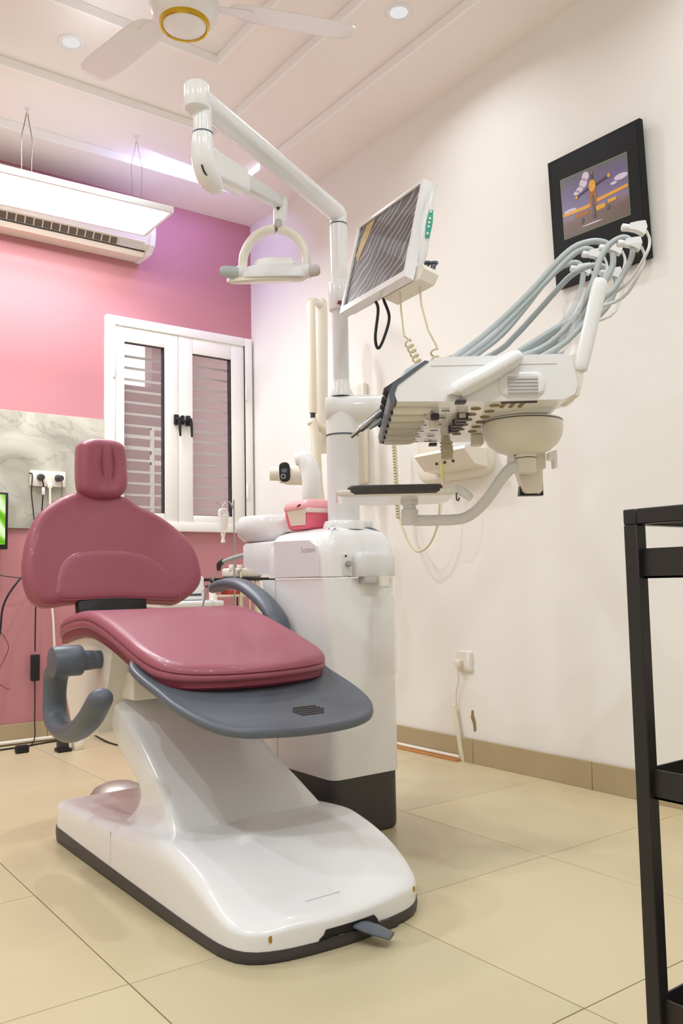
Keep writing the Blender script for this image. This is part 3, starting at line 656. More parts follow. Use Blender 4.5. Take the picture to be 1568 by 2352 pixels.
# console arm leaving the column to the right
tube('console_arm', [K(-.045, 2.738, 1.325), K(-.03, 2.738, 1.325), K(.1, 2.738, 1.325), K(.3, 2.76, 1.325), K(.56, 2.80, 1.325), K(.62, 2.80, 1.325)], [.030, .043, .045, .043, .043, .03], WHITE, du, n=20, k=4, flat=(1.0, 1.25, (0, 0, 1)))
lathe('pole_foot', [(.040, 1.365), (.040, 1.372), (.030, 1.395), (.0265, 1.42)], WHITE, du, (CXc, CYc, 0), 30)
cyl('pole', (CXc, CYc, 1.37), (CXc, CYc, 1.665), .0265, OFFWHITE, du, n=30)
cyl('pole_sleeve', (CXc, CYc, 1.655), (CXc, CYc, 1.75), .036, WHITE, du, n=30, bev=.002)
box('sleeve_badge', 1.593, 1.622, 2.155, 2.165, 1.660, 1.672, VINYLD, du, bev=.002)
cyl('upper_pole', (CXc, CYc, 1.75), (CXc, CYc, 1.945), .0285, WHITE, du, n=30)
cyl('pole_ring', (CXc, CYc, 1.945), (CXc, CYc, 1.949), .0295, GREY, du, n=30)
# balance arm from the end of the console arm up to the console
tube('balance_arm', [K(.59, 2.80, 1.28), K(.53, 2.45, 1.16), K(.455, 2.05, 1.05)], [.04, .045, .038], WHITE, du, n=18, k=5, flat=(1.2, .9, (0, 0, 1)))
# suction hoses and holder on the assistant side
sh_ = thing('suction_handpiece', 'thin suction handpiece with black grip resting at the spittoon side of the unit', 'handpiece', (1.5, 2.68, .9))
SP = (1.55, 2.70, .87)
tube('barrel', [(1.56, 2.66, .875), (1.535, 2.74, .862), (1.515, 2.80, .848)], [.009, .008, .0075], HOSE, sh_, n=12, k=3)
tube('grip', [(1.515, 2.80, .850), (1.512, 2.825, .838), (1.512, 2.83, .815)], [.010, .011, .007], CHAR, sh_, n=12, k=3)
tube('hose', [(1.512, 2.83, .82), (1.505, 2.88, .77), (1.50, 2.93, .70), (1.50, 2.94, .60), (1.53, 2.80, .5), (1.55, 2.52, .45)], .0035, HOSE, sh_, n=8, k=5)
cyl('hose_clip', (1.506, 2.872, .782), (1.505, 2.878, .774), .007, CHAR, sh_, n=10)

# ------------------------------------------------------------------ operating light on its arms
ol = thing('operating_light', 'white dental operating light on a folding tubular arm above the chair', 'operating light', (1.3, 2.1, 1.7))
E0, E1 = Vector((1.63, 2.2, 1.985)), Vector((.935, 1.848, 1.985))
dd = (E1 - E0).normalized()
tube('main_arm', [E0 - dd * .028, E0 - dd * .024, E0 - dd * .012, E0 + dd * .02, E0 + dd * .35, E1 - dd * .02, E1 + dd * .012, E1 + dd * .026, E1 + dd * .032], [.005, .018, .027, .031, .030, .031, .031, .020, .004], WHITE, ol, n=26)
cyl('arm_post', (1.63, 2.2, 1.949), (1.63, 2.2, 1.985), .028, WHITE, ol, n=28)
bm = bmesh.new(); add_cyl(bm, E1 + Vector((0, 0, .032)), E1 + Vector((0, 0, -.034)), .032, .033, 28, .006); finish('end_cap', bm, WHITE, ol)
P1 = E1 + Vector((.018, .004, 0))
cyl('drop_post', P1 + Vector((0, 0, -.02)), P1 + Vector((0, 0, -.092)), .0235, WHITE, ol, n=24)
cyl('drop_ring', P1 + Vector((0, 0, -.089)), P1 + Vector((0, 0, -.093)), .0265, GREY, ol, n=24)
KN = P1 + Vector((0, 0, -.092))
tube('knuckle', [KN, KN + Vector((0, 0, -.035)), KN + Vector((.006, .004, -.070)), KN + Vector((.030, .022, -.098)), KN + Vector((.06, .045, -.102))], [.026, .029, .031, .030, .022], WHITE, ol, n=22, k=5)
JT = K(-.167, 2.50, 1.918)
d2 = (JT - KN).normalized()
S0 = KN + Vector((.018, .012, -.066))
S1 = S0.lerp(JT, .42)
def armbox(name, A, B, wa, ha, wb, hb, m):
    d = (B - A).normalized(); s = d.cross(UP).normalized(); u = s.cross(d); bm = bmesh.new(); rg = []
    for P, w, h in ((A, wa, ha), (A.lerp(B, .5), (wa + wb) / 2, (ha + hb) / 2), (B, wb, hb)):
        rg.append([bm.verts.new(P + s * p[0] + u * p[1]) for p in rrect(-w, w, -h, h, min(w, h) * .45, 4)])
    for X, Y in zip(rg, rg[1:]):
        for j in range(len(X)): bm.faces.new((X[j], X[(j + 1) % len(X)], Y[(j + 1) % len(X)], Y[j]))
    bm.faces.new(rg[0][::-1]); bm.faces.new(rg[-1]); return finish(name, bm, m, ol)
armbox('spring_cover', S0 - d2 * .01, S1, .026, .040, .024, .034, WHITE)
armbox('spring_arm', S1 - d2 * .02, JT + d2 * .012, .018, .024, .015, .018, OFFWHITE)
bm = bmesh.new(); add_tube(bm, [KN + Vector((-.012, -.016, -.088)), KN + Vector((.0, -.010, -.104)), KN + Vector((.022, .0, -.108))], .0022, 6, 3); finish('knuckle_slot', bm, BLACK, ol)
# lamp yoke and head
lc = K(-.185, 2.50, 1.70)
def LF(a, w, z): return lc + RT * a + FW * w + Vector((0, 0, z))
LT = R(17)
def LH(a, w, z): return LF(a, w * cos(LT) - z * sin(LT) * -1 * 0 + z * -sin(LT) * -1, z * cos(LT) + w * sin(LT))
tube('yoke_stem', [JT + Vector((0, 0, .012)), LF(.016, 0, .18), LF(.012, 0, .135)], [.022, .021, .017], WHITE, ol, n=18, k=3)
cyl('yoke_joint', LF(.012, -.018, .146), LF(.012, -.024, .146), .012, PRINTG, ol, n=14)
for dz in (.21, .19): cyl('yoke_screw', LF(.004 + (.21 - dz) * .4, -.019, dz), LF(.004 + (.21 - dz) * .4, -.026, dz), .0045, CHAR, ol, n=10)
tube('yoke', [LF(-.100, 0, .0), LF(-.094, 0, .06), LF(-.060, 0, .112), LF(.0, 0, .135), LF(.058, 0, .114), LF(.090, 0, .062), LF(.094, 0, .006)], .0135, WHITE2, ol, n=14, k=6, flat=(1.0, 1.4, tuple(RT)))
hdm = pillow('lamp_head', [(-.105, -.05), (-.08, -.085), (0, -.095), (.08, -.085), (.105, -.05), (.11, .02), (.08, .075), (0, .09), (-.08, .075), (-.11, .02)], [(.02, -.022), (.004, -.018), (0, -.008), (.002, .002), (.012, .012), (.028, .022), (.05, .032)], lambda u, v, h: LH(u, v, h + .012 * u / .1 * 0 - .002), OFFWHITE, ol, N=80, dome=.010)
pillow('lamp_lens', [(-.14, -.045), (-.07, -.078), (.03, -.08), (.085, -.05), (.09, .02), (.05, .07), (-.05, .075), (-.12, .03)], [(.012, -.040), (0, -.032), (0, -.020)], lambda u, v, h: LH(u, v, h + .004 - .06 * max(0, -u - .04)), WHITE2, hdm, N=60)
pillow('lamp_fin', [(-.06, -.04), (0, -.055), (.06, -.04), (.055, .03), (0, .05), (-.055, .03)], [(0, .02), (0, .03), (.01, .046), (.026, .054)], lambda u, v, h: LH(u, v, h), WHITE, hdm, N=48)
for s, l in ((-1, .62), (1, .32)):
    tube('handle', [LH(s * .09, -.06, -.004), LH(s * .11, -.07, -.003), LH(s * (.11 + .055 * l), -.075, .0), LH(s * (.11 + .075 * l), -.075, .001)], [.018, .017, .0165, .012], PRINTG if s > 0 else HOSE, ol, n=18, k=3)
    cyl('handle_collar', LH(s * .082, -.058, -.004), LH(s * .108, -.068, -.003), .0195, OFFWHITE, ol, n=18, bev=.002)

# ------------------------------------------------------------------ monitor on the column
mo = thing('monitor', 'white framed monitor with wrinkled film over its dark screen on the unit column', 'monitor', K(.12, 2.40, 1.55))
hu = RT * .495 - FW * .869           # along the lower edge, towards the viewer
hn = -(RT * .869 + FW * .495)         # screen normal (horizontal part)
tl = R(14); MU = UP * cos(tl) - hn * sin(tl); MN = hn * cos(tl) + UP * sin(tl)
BL = K(.006, 2.55, 1.585); MW, MH = .358, .300
def MF(u, v, t): return BL + hu * u + MU * v + MN * t
bm = bmesh.new()
for a in ((0, MW, 0, .020), (0, MW, MH - .010, MH), (0, .012, .020, MH - .010), (MW - .012, MW, .020, MH - .010)): add_prism(bm, [(a[0], a[2]), (a[1], a[2]), (a[1], a[3]), (a[0], a[3])], -.030, .0, MF, .003)
finish('bezel', bm, WHITE, mo)
bm = bmesh.new(); add_prism(bm, [(.008, .012), (MW - .008, .012), (MW - .008, MH - .006), (.008, MH - .006)], -.045, -.012, MF, .006); finish('back_cover', bm, WHITE, mo)
bm = bmesh.new(); uvl = bm.loops.layers.uv.new('UVMap')
vq = [bm.verts.new(MF(u, v, -.006)) for u, v in ((.011, .019), (MW - .011, .019), (MW - .011, MH - .009), (.011, MH - .009))]
fq = bm.faces.new(vq)
for l, uv in zip(fq.loops, ((0, 0), (1.2, 0), (1.2, 1), (0, 1))): l[uvl].uv = uv
vq2 = [bm.verts.new(MF(u, v, -.012)) for u, v in ((.011, .019), (MW - .011, .019), (MW - .011, MH - .009), (.011, MH - .009))]
for i in range(4): bm.faces.new((vq[i], vq2[i], vq2[(i + 1) % 4], vq[(i + 1) % 4]))
finish('screen', bm, SCREEN, mo)
TAPE = film('yellowed tape', rgb(214, 184, 130), 0.8, 0.3)
bm = bmesh.new(); add_prism(bm, [(.02, .19), (.05, .285), (.10, .286), (.04, .16)], -.0055, -.0045, MF); finish('tape', bm, TAPE, mo)
bm = bmesh.new(); add_tube(bm, [K(.02, 2.735, 1.70), K(.12, 2.66, 1.70), MF(.19, .15, -.045)], .022, 14, 4); finish('mount_arm', bm, WHITE, mo)
bm = bmesh.new(); add_prism(bm, [(MW - .16, .0), (MW + .02, .0), (MW + .035, .025), (MW + .02, .045), (MW - .14, .05)], -.085, -.035, MF, .008); mh = finish('handset_holder', bm, WHITE2, mo)
for du_, rr2 in ((.018, .014), (.034, .013)):
    cyl('holder_socket', MF(MW + du_ - .036, .045, -.055 - du_ * .8), MF(MW + du_ - .036, .075, -.058 - du_ * .8), rr2 * .55, GREY, mh, r1=rr2 * .6, n=16)
    lathe('socket_rim', [(rr2 * .4, 0), (rr2 * .9, .0), (rr2 * .9, .005), (rr2 * .4, .005)], GREY, mh, f=lambda a, b2, c2, du_=du_: MF(MW + du_ - .036, .074, -.058 - du_ * .8) + Vector((a, b2, c2)), n=20)
tube('cable', [MF(.16, .004, -.03), K(.118, 2.42, 1.55), K(.108, 2.42, 1.47), K(.116, 2.42, 1.437), K(.134, 2.42, 1.47), K(.150, 2.42, 1.53), K(.135, 2.42, 1.585), MF(.22, .004, -.04)], .0045, BLACK, mo, n=8, k=6)
# handset hanging at the monitor's side
hs = thing('intraoral_camera', 'white camera handset with a teal button strip standing beside the monitor', 'handset', K(.235, 2.275, 1.62))
hp = [K(.226, 2.285, 1.625), K(.234, 2.28, 1.665), K(.247, 2.275, 1.735), K(.260, 2.27, 1.795), K(.268, 2.268, 1.83), K(.275, 2.266, 1.855)]
tube('wand', hp, [.012, .017, .0165, .012, .008, .0075], WHITE, hs, n=18, k=5)
bp_ = tube('button_panel', [p + Vector((-.010, -.012, 0)) for p in (K(.250, 2.277, 1.70), K(.257, 2.274, 1.738), K(.263, 2.272, 1.774))], [.0065, .009, .006], GREEN, hs, n=14, k=5)
for t in (.1, .35, .5, .65, .9):
    p = K(.250, 2.277, 1.70).lerp(K(.263, 2.272, 1.774), t) + Vector((-.0165, -.0195, 0)); cyl('button', p, p + Vector((-.001, -.0015, 0)), .0032, WHITE, bp_, n=10)
def coil(A, B, r, turns, n_per=14):
    A, B = Vector(A), Vector(B); d = (B - A).normalized(); s = d.cross(Vector((.3, 1, .2))).normalized(); u = d.cross(s)
    return [A.lerp(B, i / (turns * n_per)) + (s * cos(2 * pi * i / n_per) + u * sin(2 * pi * i / n_per)) * r for i in range(turns * n_per + 1)]
def catpts(*P): return [tuple(p) for p in P]
c1 = [K(.176, 2.34, 1.60), K(.178, 2.33, 1.52), K(.183, 2.31, 1.44)] + coil(K(.192, 2.31, 1.425), K(.225, 2.25, 1.325), .0095, 6) + [K(.24, 2.22, 1.28), K(.25, 2.16, 1.205)]
tube('camera_cord', c1, .0028, IVORYC, hs, n=7)
c2 = [K(.226, 2.29, 1.60), K(.230, 2.28, 1.52), K(.245, 2.26, 1.44), K(.264, 2.25, 1.395)] + coil(K(.258, 2.25, 1.385), K(.262, 2.23, 1.30), .0095, 4) + [K(.27, 2.2, 1.27), K(.27, 2.14, 1.205)]
tube('camera_cord', c2, .0028, IVORYC, hs, n=7)

# ------------------------------------------------------------------ delivery console
co = thing('instrument_console', 'white dentist instrument console with hoses held on a swivel bowl mount', 'console', K(.41, 1.9, 1.05))
cp = [(.116, 1.122), (.110, 1.140), (.116, 1.158), (.176, 1.198), (.205, 1.211), (.452, 1.213), (.470, 1.205), (.481, 1.150), (.474, 1.130), (.45, 1.120), (.30, 1.1185)]
CW0, CW1 = 1.685, 2.185
prism('console_body', cp, CW0, CW1, WHITE, co, f=lambda u, v, t: K(u, t, v), bev=.012, seg=4)
box('top_seam', .185, .44, CW0 - .0008, CW0 + .002, 1.1925, 1.1935, PRINTG, co, f=K)
bm = bmesh.new(); add_prism(bm, [(.102, 1.119), (.099, 1.138), (.107, 1.158), (.174, 1.2045), (.182, 1.2025), (.118, 1.155), (.1115, 1.138), (.113, 1.120)], CW0 - .002, CW1 + .004, lambda u, v, t: K(u, t, v), .002); lip = finish('instrument_lip', bm, GREY, co)
# grooves under the lip, holes, slots
for k in range(6):
    w = 1.745 + .077 * k
    tube('holder_groove', [K(.112, w, 1.1170), K(.17, w, 1.1165), K(.19, w, 1.1170)], [.0105, .0105, .005], WHITE2, lip, n=12, k=3)
    tube('holder_gap', [K(.108, w + .036, 1.1175), K(.16, w + .036, 1.1172), K(.178, w + .030, 1.1172), K(.20, w + .030, 1.1176)], [.0022, .0022, .0016, .0008], CHAR, lip, n=8, k=3)
    box('slot', .214, .232, w + .02, w + .024, 1.1165, 1.1180, CHAR, co, f=K)
for k in range(6):
    for q in range(2):
        p = K(.285 + .034 * q - .006 * k * 0, 1.755 + .06 * k - .03 * q, 1.1165); cyl('vent_hole', p, p + Vector((0, 0, .003)), .0105, HOLEM, co, n=16)
for k in range(5):
    box('connector', .252 + .003 * (k % 2), .276, 1.80 + .036 * k, 1.822 + .036 * k, 1.104, 1.1185, CHAR, co, f=K, bev=.001, seg=1)
box('connector_block', .256, .27, 1.795, 1.96, 1.108, 1.118, PRINTG, co, f=K, bev=.001, seg=1)
cyl('under_knob', K(.205, 1.83, 1.118), K(.205, 1.83, 1.092), .011, WHITE2, co, n=16); box('under_switch', .196, .214, 1.80, 1.815, 1.106, 1.1185, CHAR, co, f=K, bev=.002)
box('cable_port', .325, .352, 2.06, 2.10, 1.092, 1.118, IVORY, co, f=K, bev=.003)
tube('ribbed_cord', [K(.262, 2.10, 1.118), K(.264, 2.10, 1.105), K(.266, 2.10, 1.085), K(.266, 2.10, 1.062)], [.011, .012, .0155, .013], IVORYC, co, n=14, k=4)
for k in range(5): bm = bmesh.new(); add_lathe(bm, [(.0135 + .0005 * k, 0), (.0160 + .0004 * k, .002), (.0135 + .0005 * k, .004)], K(.265, 2.10, 1.066 + .009 * k), 16); finish('cord_rib', bm, IVORYC, co)
# side handles
for wv2, s in ((CW0 - .012, 1), (CW1 + .012, 1)):
    tube('handle', [K(.232, wv2, 1.128), K(.238, wv2, 1.140), K(.30, wv2, 1.172), K(.352, wv2, 1.203), K(.362, wv2, 1.214)], [.016, .021, .021, .018, .010], WHITE, co, n=18, k=5, flat=(1.0, .9, tuple(FW)))
    box('handle_foot', .231, .252, wv2 - .012, wv2 + .012, 1.112, 1.119, CHAR, co, f=K, bev=.002)
pillow('viewer_bezel', rrect(.322, .414, 1.128, 1.176, .02, 5), [(0, 0), (0, .004), (.003, .006)], lambda u, v, h: K(u, CW0 - h + .001, v), WHITE, co, N=48, smooth=False)
VW = mat('frosted viewer window', rgb(206, 206, 208), 0.3, bump=0.3, bscale=25)
box('viewer_window', .338, .400, CW0 - .0065, CW0 - .003, 1.130, 1.168, VW, co, f=K, bev=.002)
for k in range(5): box('viewer_rib', .339, .399, CW0 - .008, CW0 - .0055, 1.133 + .007 * k, 1.1345 + .007 * k, PRINTG, co, f=K)
box('viewer_slot', .327, .400, CW0 + .010, CW0 + .016, 1.1165, 1.1200, CHAR, co, f=K)
for k in range(3): box('slot_leg', .333 + .019 * k, .340 + .019 * k, CW0 + .016, CW0 + .062, 1.1165, 1.1195, HOLEM, co, f=K)
# rear bracket of the hose frame
prism('hose_frame_foot', [(.462, 1.13), (.485, 1.128), (.494, 1.16), (.496, 1.205), (.478, 1.215), (.45, 1.20)], 1.69, 1.80, WHITE2, co, f=lambda u, v, t: K(u, t, v), bev=.008)
for w in (1.695, 2.05):
    bm = bmesh.new(); add_tube(bm, [K(.488, w, 1.178), K(.491, w, 1.19), K(.515, w, 1.275), K(.537, w, 1.358), K(.541, w, 1.371)], [.008, .0155, .0155, .0155, .008], 16, 4, flat=(1, .7, tuple(RT))); finish('hose_frame_bar', bm, WHITE, co)
bm = bmesh.new(); add_prism(bm, [(1.71, 1.30), (2.04, 1.30), (2.04, 1.345), (1.71, 1.345)], .520, .532, lambda u, v, t: K(t + (v - 1.32) * .28, u, v), .003); finish('hose_frame_plate', bm, HOSE, co)
bm = bmesh.new(); add_prism(bm, [(.40, 1.214), (.468, 1.214), (.500, 1.262), (.470, 1.250)], 1.84, 1.90, lambda u, v, t: K(u, t, v), .002); finish('wedge_bracket', bm, HOSE, co)
# crumpled wrap over the frame bar
bm = bmesh.new(); rg = []
for i in range(13):
    t = i / 12; z = 1.125 + .235 * t; a = .485 + .045 * t
    rg.append([])
    for j in range(14):
        th = 2 * pi * j / 14; nn = noise.noise(Vector((t * 7, cos(th) * 2, sin(th) * 2))) * .011
        rg[-1].append(bm.verts.new(K(a - .022 + (.024 - .006 * t + nn) * cos(th), 1.765 + (.05 + nn * 2) * sin(th), z)))
for A, B in zip(rg, rg[1:]):
    for j in range(14): bm.faces.new((A[j], A[(j + 1) % 14], B[(j + 1) % 14], B[j]))
finish('plastic_wrap', bm, FILMW, co, angle=15)
# swivel bowl and mount
lathe('swivel_bowl', [(.0875, 1.118), (.0895, 1.110), (.0895, 1.098), (.086, 1.080), (.077, 1.064), (.060, 1.050), (.040, 1.043), (.022, 1.041)], WHITE2, co, f=lambda a, b2, c2: K(.414 + a, 1.905 + b2, c2), n=48)
lathe('bowl_seam', [(.0902, 1.1125), (.0902, 1.1145)], CHAR, co, f=lambda a, b2, c2: K(.414 + a, 1.905 + b2, c2), n=48)
cyl('pivot', K(.418, 1.9, 1.056), K(.418, 1.9, 1.032), .0225, WHITE2, co, n=24)
cyl('pivot_seam', K(.418, 1.9, 1.033), K(.418, 1.9, 1.0315), .0232, CHAR, co, n=24)
cyl('pivot_lower', K(.418, 1.9, 1.0315), K(.418, 1.9, 1.0), .0220, WHITE2, co, n=24)
prism('mount_block', [(.378, 1.055), (.450, 1.058), (.450, 1.005), (.438, 1.000), (.388, 1.002), (.376, 1.03)], 1.94, 2.02, WHITE2, co, f=lambda u, v, t: K(u + .022, t, v + .010), bev=.008)
prism('mount_tongue', [(.404, 1.012), (.464, 1.012), (.462, .962), (.456, .957), (.424, .957), (.417, .962)], 2.03, 2.07, WHITE2, co, f=lambda u, v, t: K(u + .022, t, v + .010), bev=.003)
prism('mount_bumper', [(.415, .990), (.410, .953), (.468, .953), (.468, 1.01), (.4635, 1.01), (.463, .956), (.420, .956)], 2.05, 2.075, BLACK, co, f=lambda u, v, t: K(u + .022, t, v + .010))
prism('clamp_knob', [(.456, 1.04), (.474, 1.045), (.474, 1.004), (.468, 1.004), (.467, 1.022), (.456, 1.024)], 1.93, 1.96, WHITE, co, f=lambda u, v, t: K(u + .022, t, v + .010), bev=.003)
# tray arm and tray
ta = [K(.418, 1.90, 1.012), K(.388, 1.905, 1.012), K(.363, 1.91, .988), K(.338, 1.92, .952), K(.312, 1.93, .923), K(.285, 1.945, .905), K(.25, 1.95, .900), K(.165, 1.95, .900)]
tube('tray_arm', ta, [.013, .0135, .0125, .0125, .0125, .0125, .0125, .0125], OFFWHITE, co, n=16, k=6)
cyl('tray_post', K(.157, 1.95, .890), K(.157, 1.95, .926), .0195, OFFWHITE, co, n=22, bev=.002)
cyl('tray_neck', K(.157, 1.95, .926), K(.157, 1.95, .936), .015, OFFWHITE, co, n=22)
cyl('tray_hub', K(.157, 1.95, .936), K(.157, 1.95, .952), .020, OFFWHITE, co, n=22, bev=.002)
pillow('tray_frame', rrect(-.012, .262, 1.83, 2.09, .03, 5), [(.02, .948), (.004, .952), (0, .957), (0, .960), (.006, .962)], K, WHITE, co, N=72, smooth=False)
pillow('tray_mat', rrect(.014, .222, 1.822, 2.08, .02, 5), [(.012, .951), (.002, .956), (0, .966), (.004, .970)], K, CHAR, co, N=60, smooth=False)
tube('tray_grip', [K(.250, 1.86, .962), K(.266, 1.85, .954), K(.284, 1.845, .938)], [.010, .010, .008], OFFWHITE, co, n=12, k=3)
tube('tray_hook', [K(.252, 1.85, .952), K(.252, 1.85, .938), K(.256, 1.85, .935), K(.258, 1.85, .942)], .0016, CHAR, co, n=6, k=3)
# handpieces in the lip
for k in range(5):
    w = 1.765 + .085 * k
    h = thing('handpiece', ['dental handpiece nearest the viewer in the console lip', 'second dental handpiece from the viewer in the console lip', 'long steel handpiece pointing down from the console lip', 'fourth dental handpiece from the viewer in the console lip', 'dental handpiece farthest from the viewer in the console lip'][k], 'handpiece', K(.1, w, 1.15), 'handpieces in the console lip')
    A = K(.112, w, 1.165); d = (K(.03, w, 1.098) - K(.112, w, 1.165)).normalized()
    tube('collar', [A - d * .03, A, A + d * .012, A + d * .022], [.009, .012, .0135, .006], BLACK, h, n=12)
    if k == 2:
        tube('barrel', [A + d * .015, A + d * .03, A + d * .07, A + d * .085], [.008, .0095, .0095, .0075], STEEL, h, n=14)
        tube('tip', [A + d * .085, A + d * .09, A + d * .112], [.0055, .0045, .0040], STEELD, h, n=12)
    elif k == 3:
        tube('barrel', [A + d * .015, A + d * .03, A + d * .055], [.008, .010, .006], HOSE, h, n=14)
    tube('tail', [A - d * .03, A - d * .06 + Vector((0, 0, .006)), K(.235, w, 1.228)], [.0085, .008, .0065], HOSE, h, n=10, k=3)
# hoses over the whip arms
HP = [
 [(.235, 1.765, 1.228), (.260, 1.80, 1.248), (.312, 1.80, 1.285), (.377, 1.80, 1.342), (.430, 1.80, 1.394), (.477, 1.80, 1.445), (.516, 1.80, 1.479), (.549, 1.80, 1.491), (.574, 1.80, 1.492), (.593, 1.80, 1.484), (.602, 1.80, 1.462), (.599, 1.80, 1.433), (.583, 1.80, 1.404), (.556, 1.80, 1.362), (.523, 1.80, 1.330), (.471, 1.80, 1.300), (.387, 1.80, 1.250), (.323, 1.80, 1.216)],
 [(.235, 1.85, 1.228), (.294, 1.88, 1.269), (.342, 1.88, 1.302), (.400, 1.88, 1.358), (.462, 1.88, 1.421), (.518, 1.88, 1.477), (.549, 1.88, 1.502), (.573, 1.88, 1.507), (.587, 1.88, 1.498), (.595, 1.88, 1.480), (.587, 1.88, 1.450), (.572, 1.88, 1.409), (.543, 1.88, 1.355), (.471, 1.88, 1.305), (.357, 1.88, 1.240), (.33, 1.88, 1.216)],
 [(.235, 2.02, 1.228), (.334, 2.0, 1.301), (.392, 2.0, 1.346), (.447, 2.0, 1.407), (.499, 2.0, 1.471), (.536, 2.0, 1.506), (.565, 2.0, 1.520), (.583, 2.0, 1.520), (.595, 2.0, 1.505), (.593, 2.0, 1.480), (.585, 2.0, 1.447), (.564, 2.0, 1.404), (.545, 2.0, 1.379), (.487, 2.0, 1.325), (.398, 2.0, 1.265), (.35, 2.0, 1.216)],
 [(.235, 1.935, 1.228), (.362, 1.92, 1.282), (.407, 1.92, 1.319), (.456, 1.92, 1.370), (.506, 1.92, 1.424), (.541, 1.92, 1.459), (.576, 1.92, 1.479), (.607, 1.92, 1.484), (.630, 1.92, 1.474), (.645, 1.92, 1.460), (.645, 1.92, 1.429), (.619, 1.92, 1.380), (.570, 1.92, 1.340), (.525, 1.92, 1.318), (.409, 1.92, 1.250), (.36, 1.92, 1.216)],
 [(.36, 1.74, 1.216), (.44, 1.74, 1.25), (.50, 1.73, 1.31), (.533, 1.72, 1.379), (.547, 1.72, 1.419), (.567, 1.72, 1.450), (.589, 1.72, 1.465), (.607, 1.72, 1.465), (.617, 1.72, 1.449), (.611, 1.72, 1.418), (.578, 1.72, 1.362), (.556, 1.72, 1.341), (.530, 1.72, 1.310), (.473, 1.72, 1.250), (.418, 1.72, 1.216)]]
HL = ['grey instrument hose with the highest arch, nearest the front of the console', 'grey instrument hose arching second highest over the console', 'grey instrument hose at the far side of the console', 'grey instrument hose arching lowest across the console', 'grey hose looping from the frame bar over the rightmost clip']
for k, P in enumerate(HP):
    tag(tube('instrument_hose', [K(*p) for p in P], .0068 if k != 4 else .0062, HOSE, None, n=10, k=4), HL[k], 'hose', 'hoses of the instrument console')
CL = [(.600, 1.80, 1.478, 'second from the right'), (.586, 1.88, 1.496, 'in the middle of the row'), (.592, 2.0, 1.508, 'leftmost of the row'), (.637, 1.92, 1.466, 'lowest of the row'), (.613, 1.72, 1.455, 'rightmost of the row'), (.610, 1.68, 1.472, 'topmost, against the black picture frame')]
for a, w, z, lab in CL:
    c = thing('hose_clip', 'white plastic whip arm clip, ' + lab, 'hose clip', K(a, w, z), 'clips on the whip arms')
    prism('jaw', [(-.014, -.006), (.0, -.009), (.017, -.018), (.022, -.002), (.019, .011), (.002, .009), (-.012, .006)], w - .008, w + .008, WHITE, c, f=lambda u, v, t, a=a, z=z: K(a + u, t, z + v), bev=.003)
    cyl('peg', K(a - .012, w, z - .002), K(a - .028, w, z + .0), .0075, WHITE, c, r1=.008, n=14, bev=.003)
    tube('whip_arm', [K(a + .022, w, z - .008), K(a + .028, w, z - .03), K(a + .018, w, z - .06), K(a - .01, w + (1.9 - w) * .2, z - .105), K(.535, w + (1.9 - w) * .4, 1.335)], [.003, .003, .0032, .0035, .004], OFFWHITE, c, n=8, k=4)

# ================================================================== PINK BOX, X-RAY UNIT, WALL THINGS
pbx = thing('pink_container', 'pink plastic container with paper label on the unit beside the column', 'container', (1.545, 2.28, .936))
def pf(u, v, h):
    k = .82 + .18 * min(1, (h - .936) / .05); return (1.535 + (u - 1.535) * k + .006, 2.262 + (v - 2.262) * k + .008, h)
pillow('tub', rrect(1.530, 1.640, 2.262, 2.410, .02, 5), [(.012, .9365), (.0, .944), (0, .985), (0, 1.008)], pf, REDPINK, pbx, N=64, smooth=False)
pillow('lid', rrect(1.527, 1.643, 2.259, 2.413, .022, 5), [(0, 1.004), (-.002, 1.010), (0, 1.018), (.006, 1.030), (.018, 1.036)], pf, mat('pale pink lid', rgb(240, 170, 176), .3), pbx, N=64, smooth=False)
box('rim_band', 1.535, 1.640, 2.2645, 2.33, .990, 1.006, mat('milky band', rgb(236, 216, 208), .4), pbx, bev=.004)
bm = bmesh.new(); add_prism(bm, [(2.275, .950), (2.375, .952), (2.388, 1.010), (2.28, 1.014), (2.272, 1.0)], -.0015, .0, lambda u, v, t: Vector(pf(1.530, u, v)) + Vector((t, 0, 0))); finish('label', bm, PAPER, pbx)
box('label_mark', 1.5295, 1.5325, 2.305, 2.322, 1.014, 1.019, CHAR, pbx, f=lambda x, y, z: (x, y, z - (y - 2.31) * .35))

# wall mounted x-ray unit
xr = thing('xray_unit', 'cream wall-mounted dental x-ray unit with folded arms and black control oval', 'x-ray unit', (2.3, 3.2, 1.2))
W1 = 3.9
def XF(a, z, dw=0): return K(a, W1 + dw, z)
tube('upper_arm', [XF(-.079, 2.135, .12), XF(-.080, 2.12, .12), XF(-.082, 2.06, .12), XF(-.092, 1.40, .12), XF(-.092, 1.38, .12)], [.02, .030, .034, .034, .028], WHITE2, xr, n=20)
tube('fore_arm', [XF(-.125, 2.085), XF(-.125, 2.07), XF(-.124, 1.57), XF(-.124, 1.55)], [.012, .021, .021, .018], IVORY, xr, n=18)
tube('arm_link', [XF(-.125, 2.08), XF(-.10, 2.10, .06), XF(-.08, 2.09, .12)], .018, WHITE2, xr, n=14, k=3)
cyl('elbow_gap', XF(-.124, 1.55), XF(-.124, 1.52), .012, CHAR, xr, n=14)
tube('lower_arm', [XF(-.122, 1.525), XF(-.12, 1.49), XF(-.112, 1.40), XF(-.106, 1.22), XF(-.105, 1.14)], [.017, .020, .021, .022, .030], IVORY, xr, n=18, k=3)
tube('arm_joint', [XF(-.15, 1.50), XF(-.12, 1.505), XF(-.06, 1.47, .05), XF(-.03, 1.46, .1)], [.010, .018, .022, .02], IVORY, xr, n=14, k=3)
XW = K(-.085, 4.02, 0)
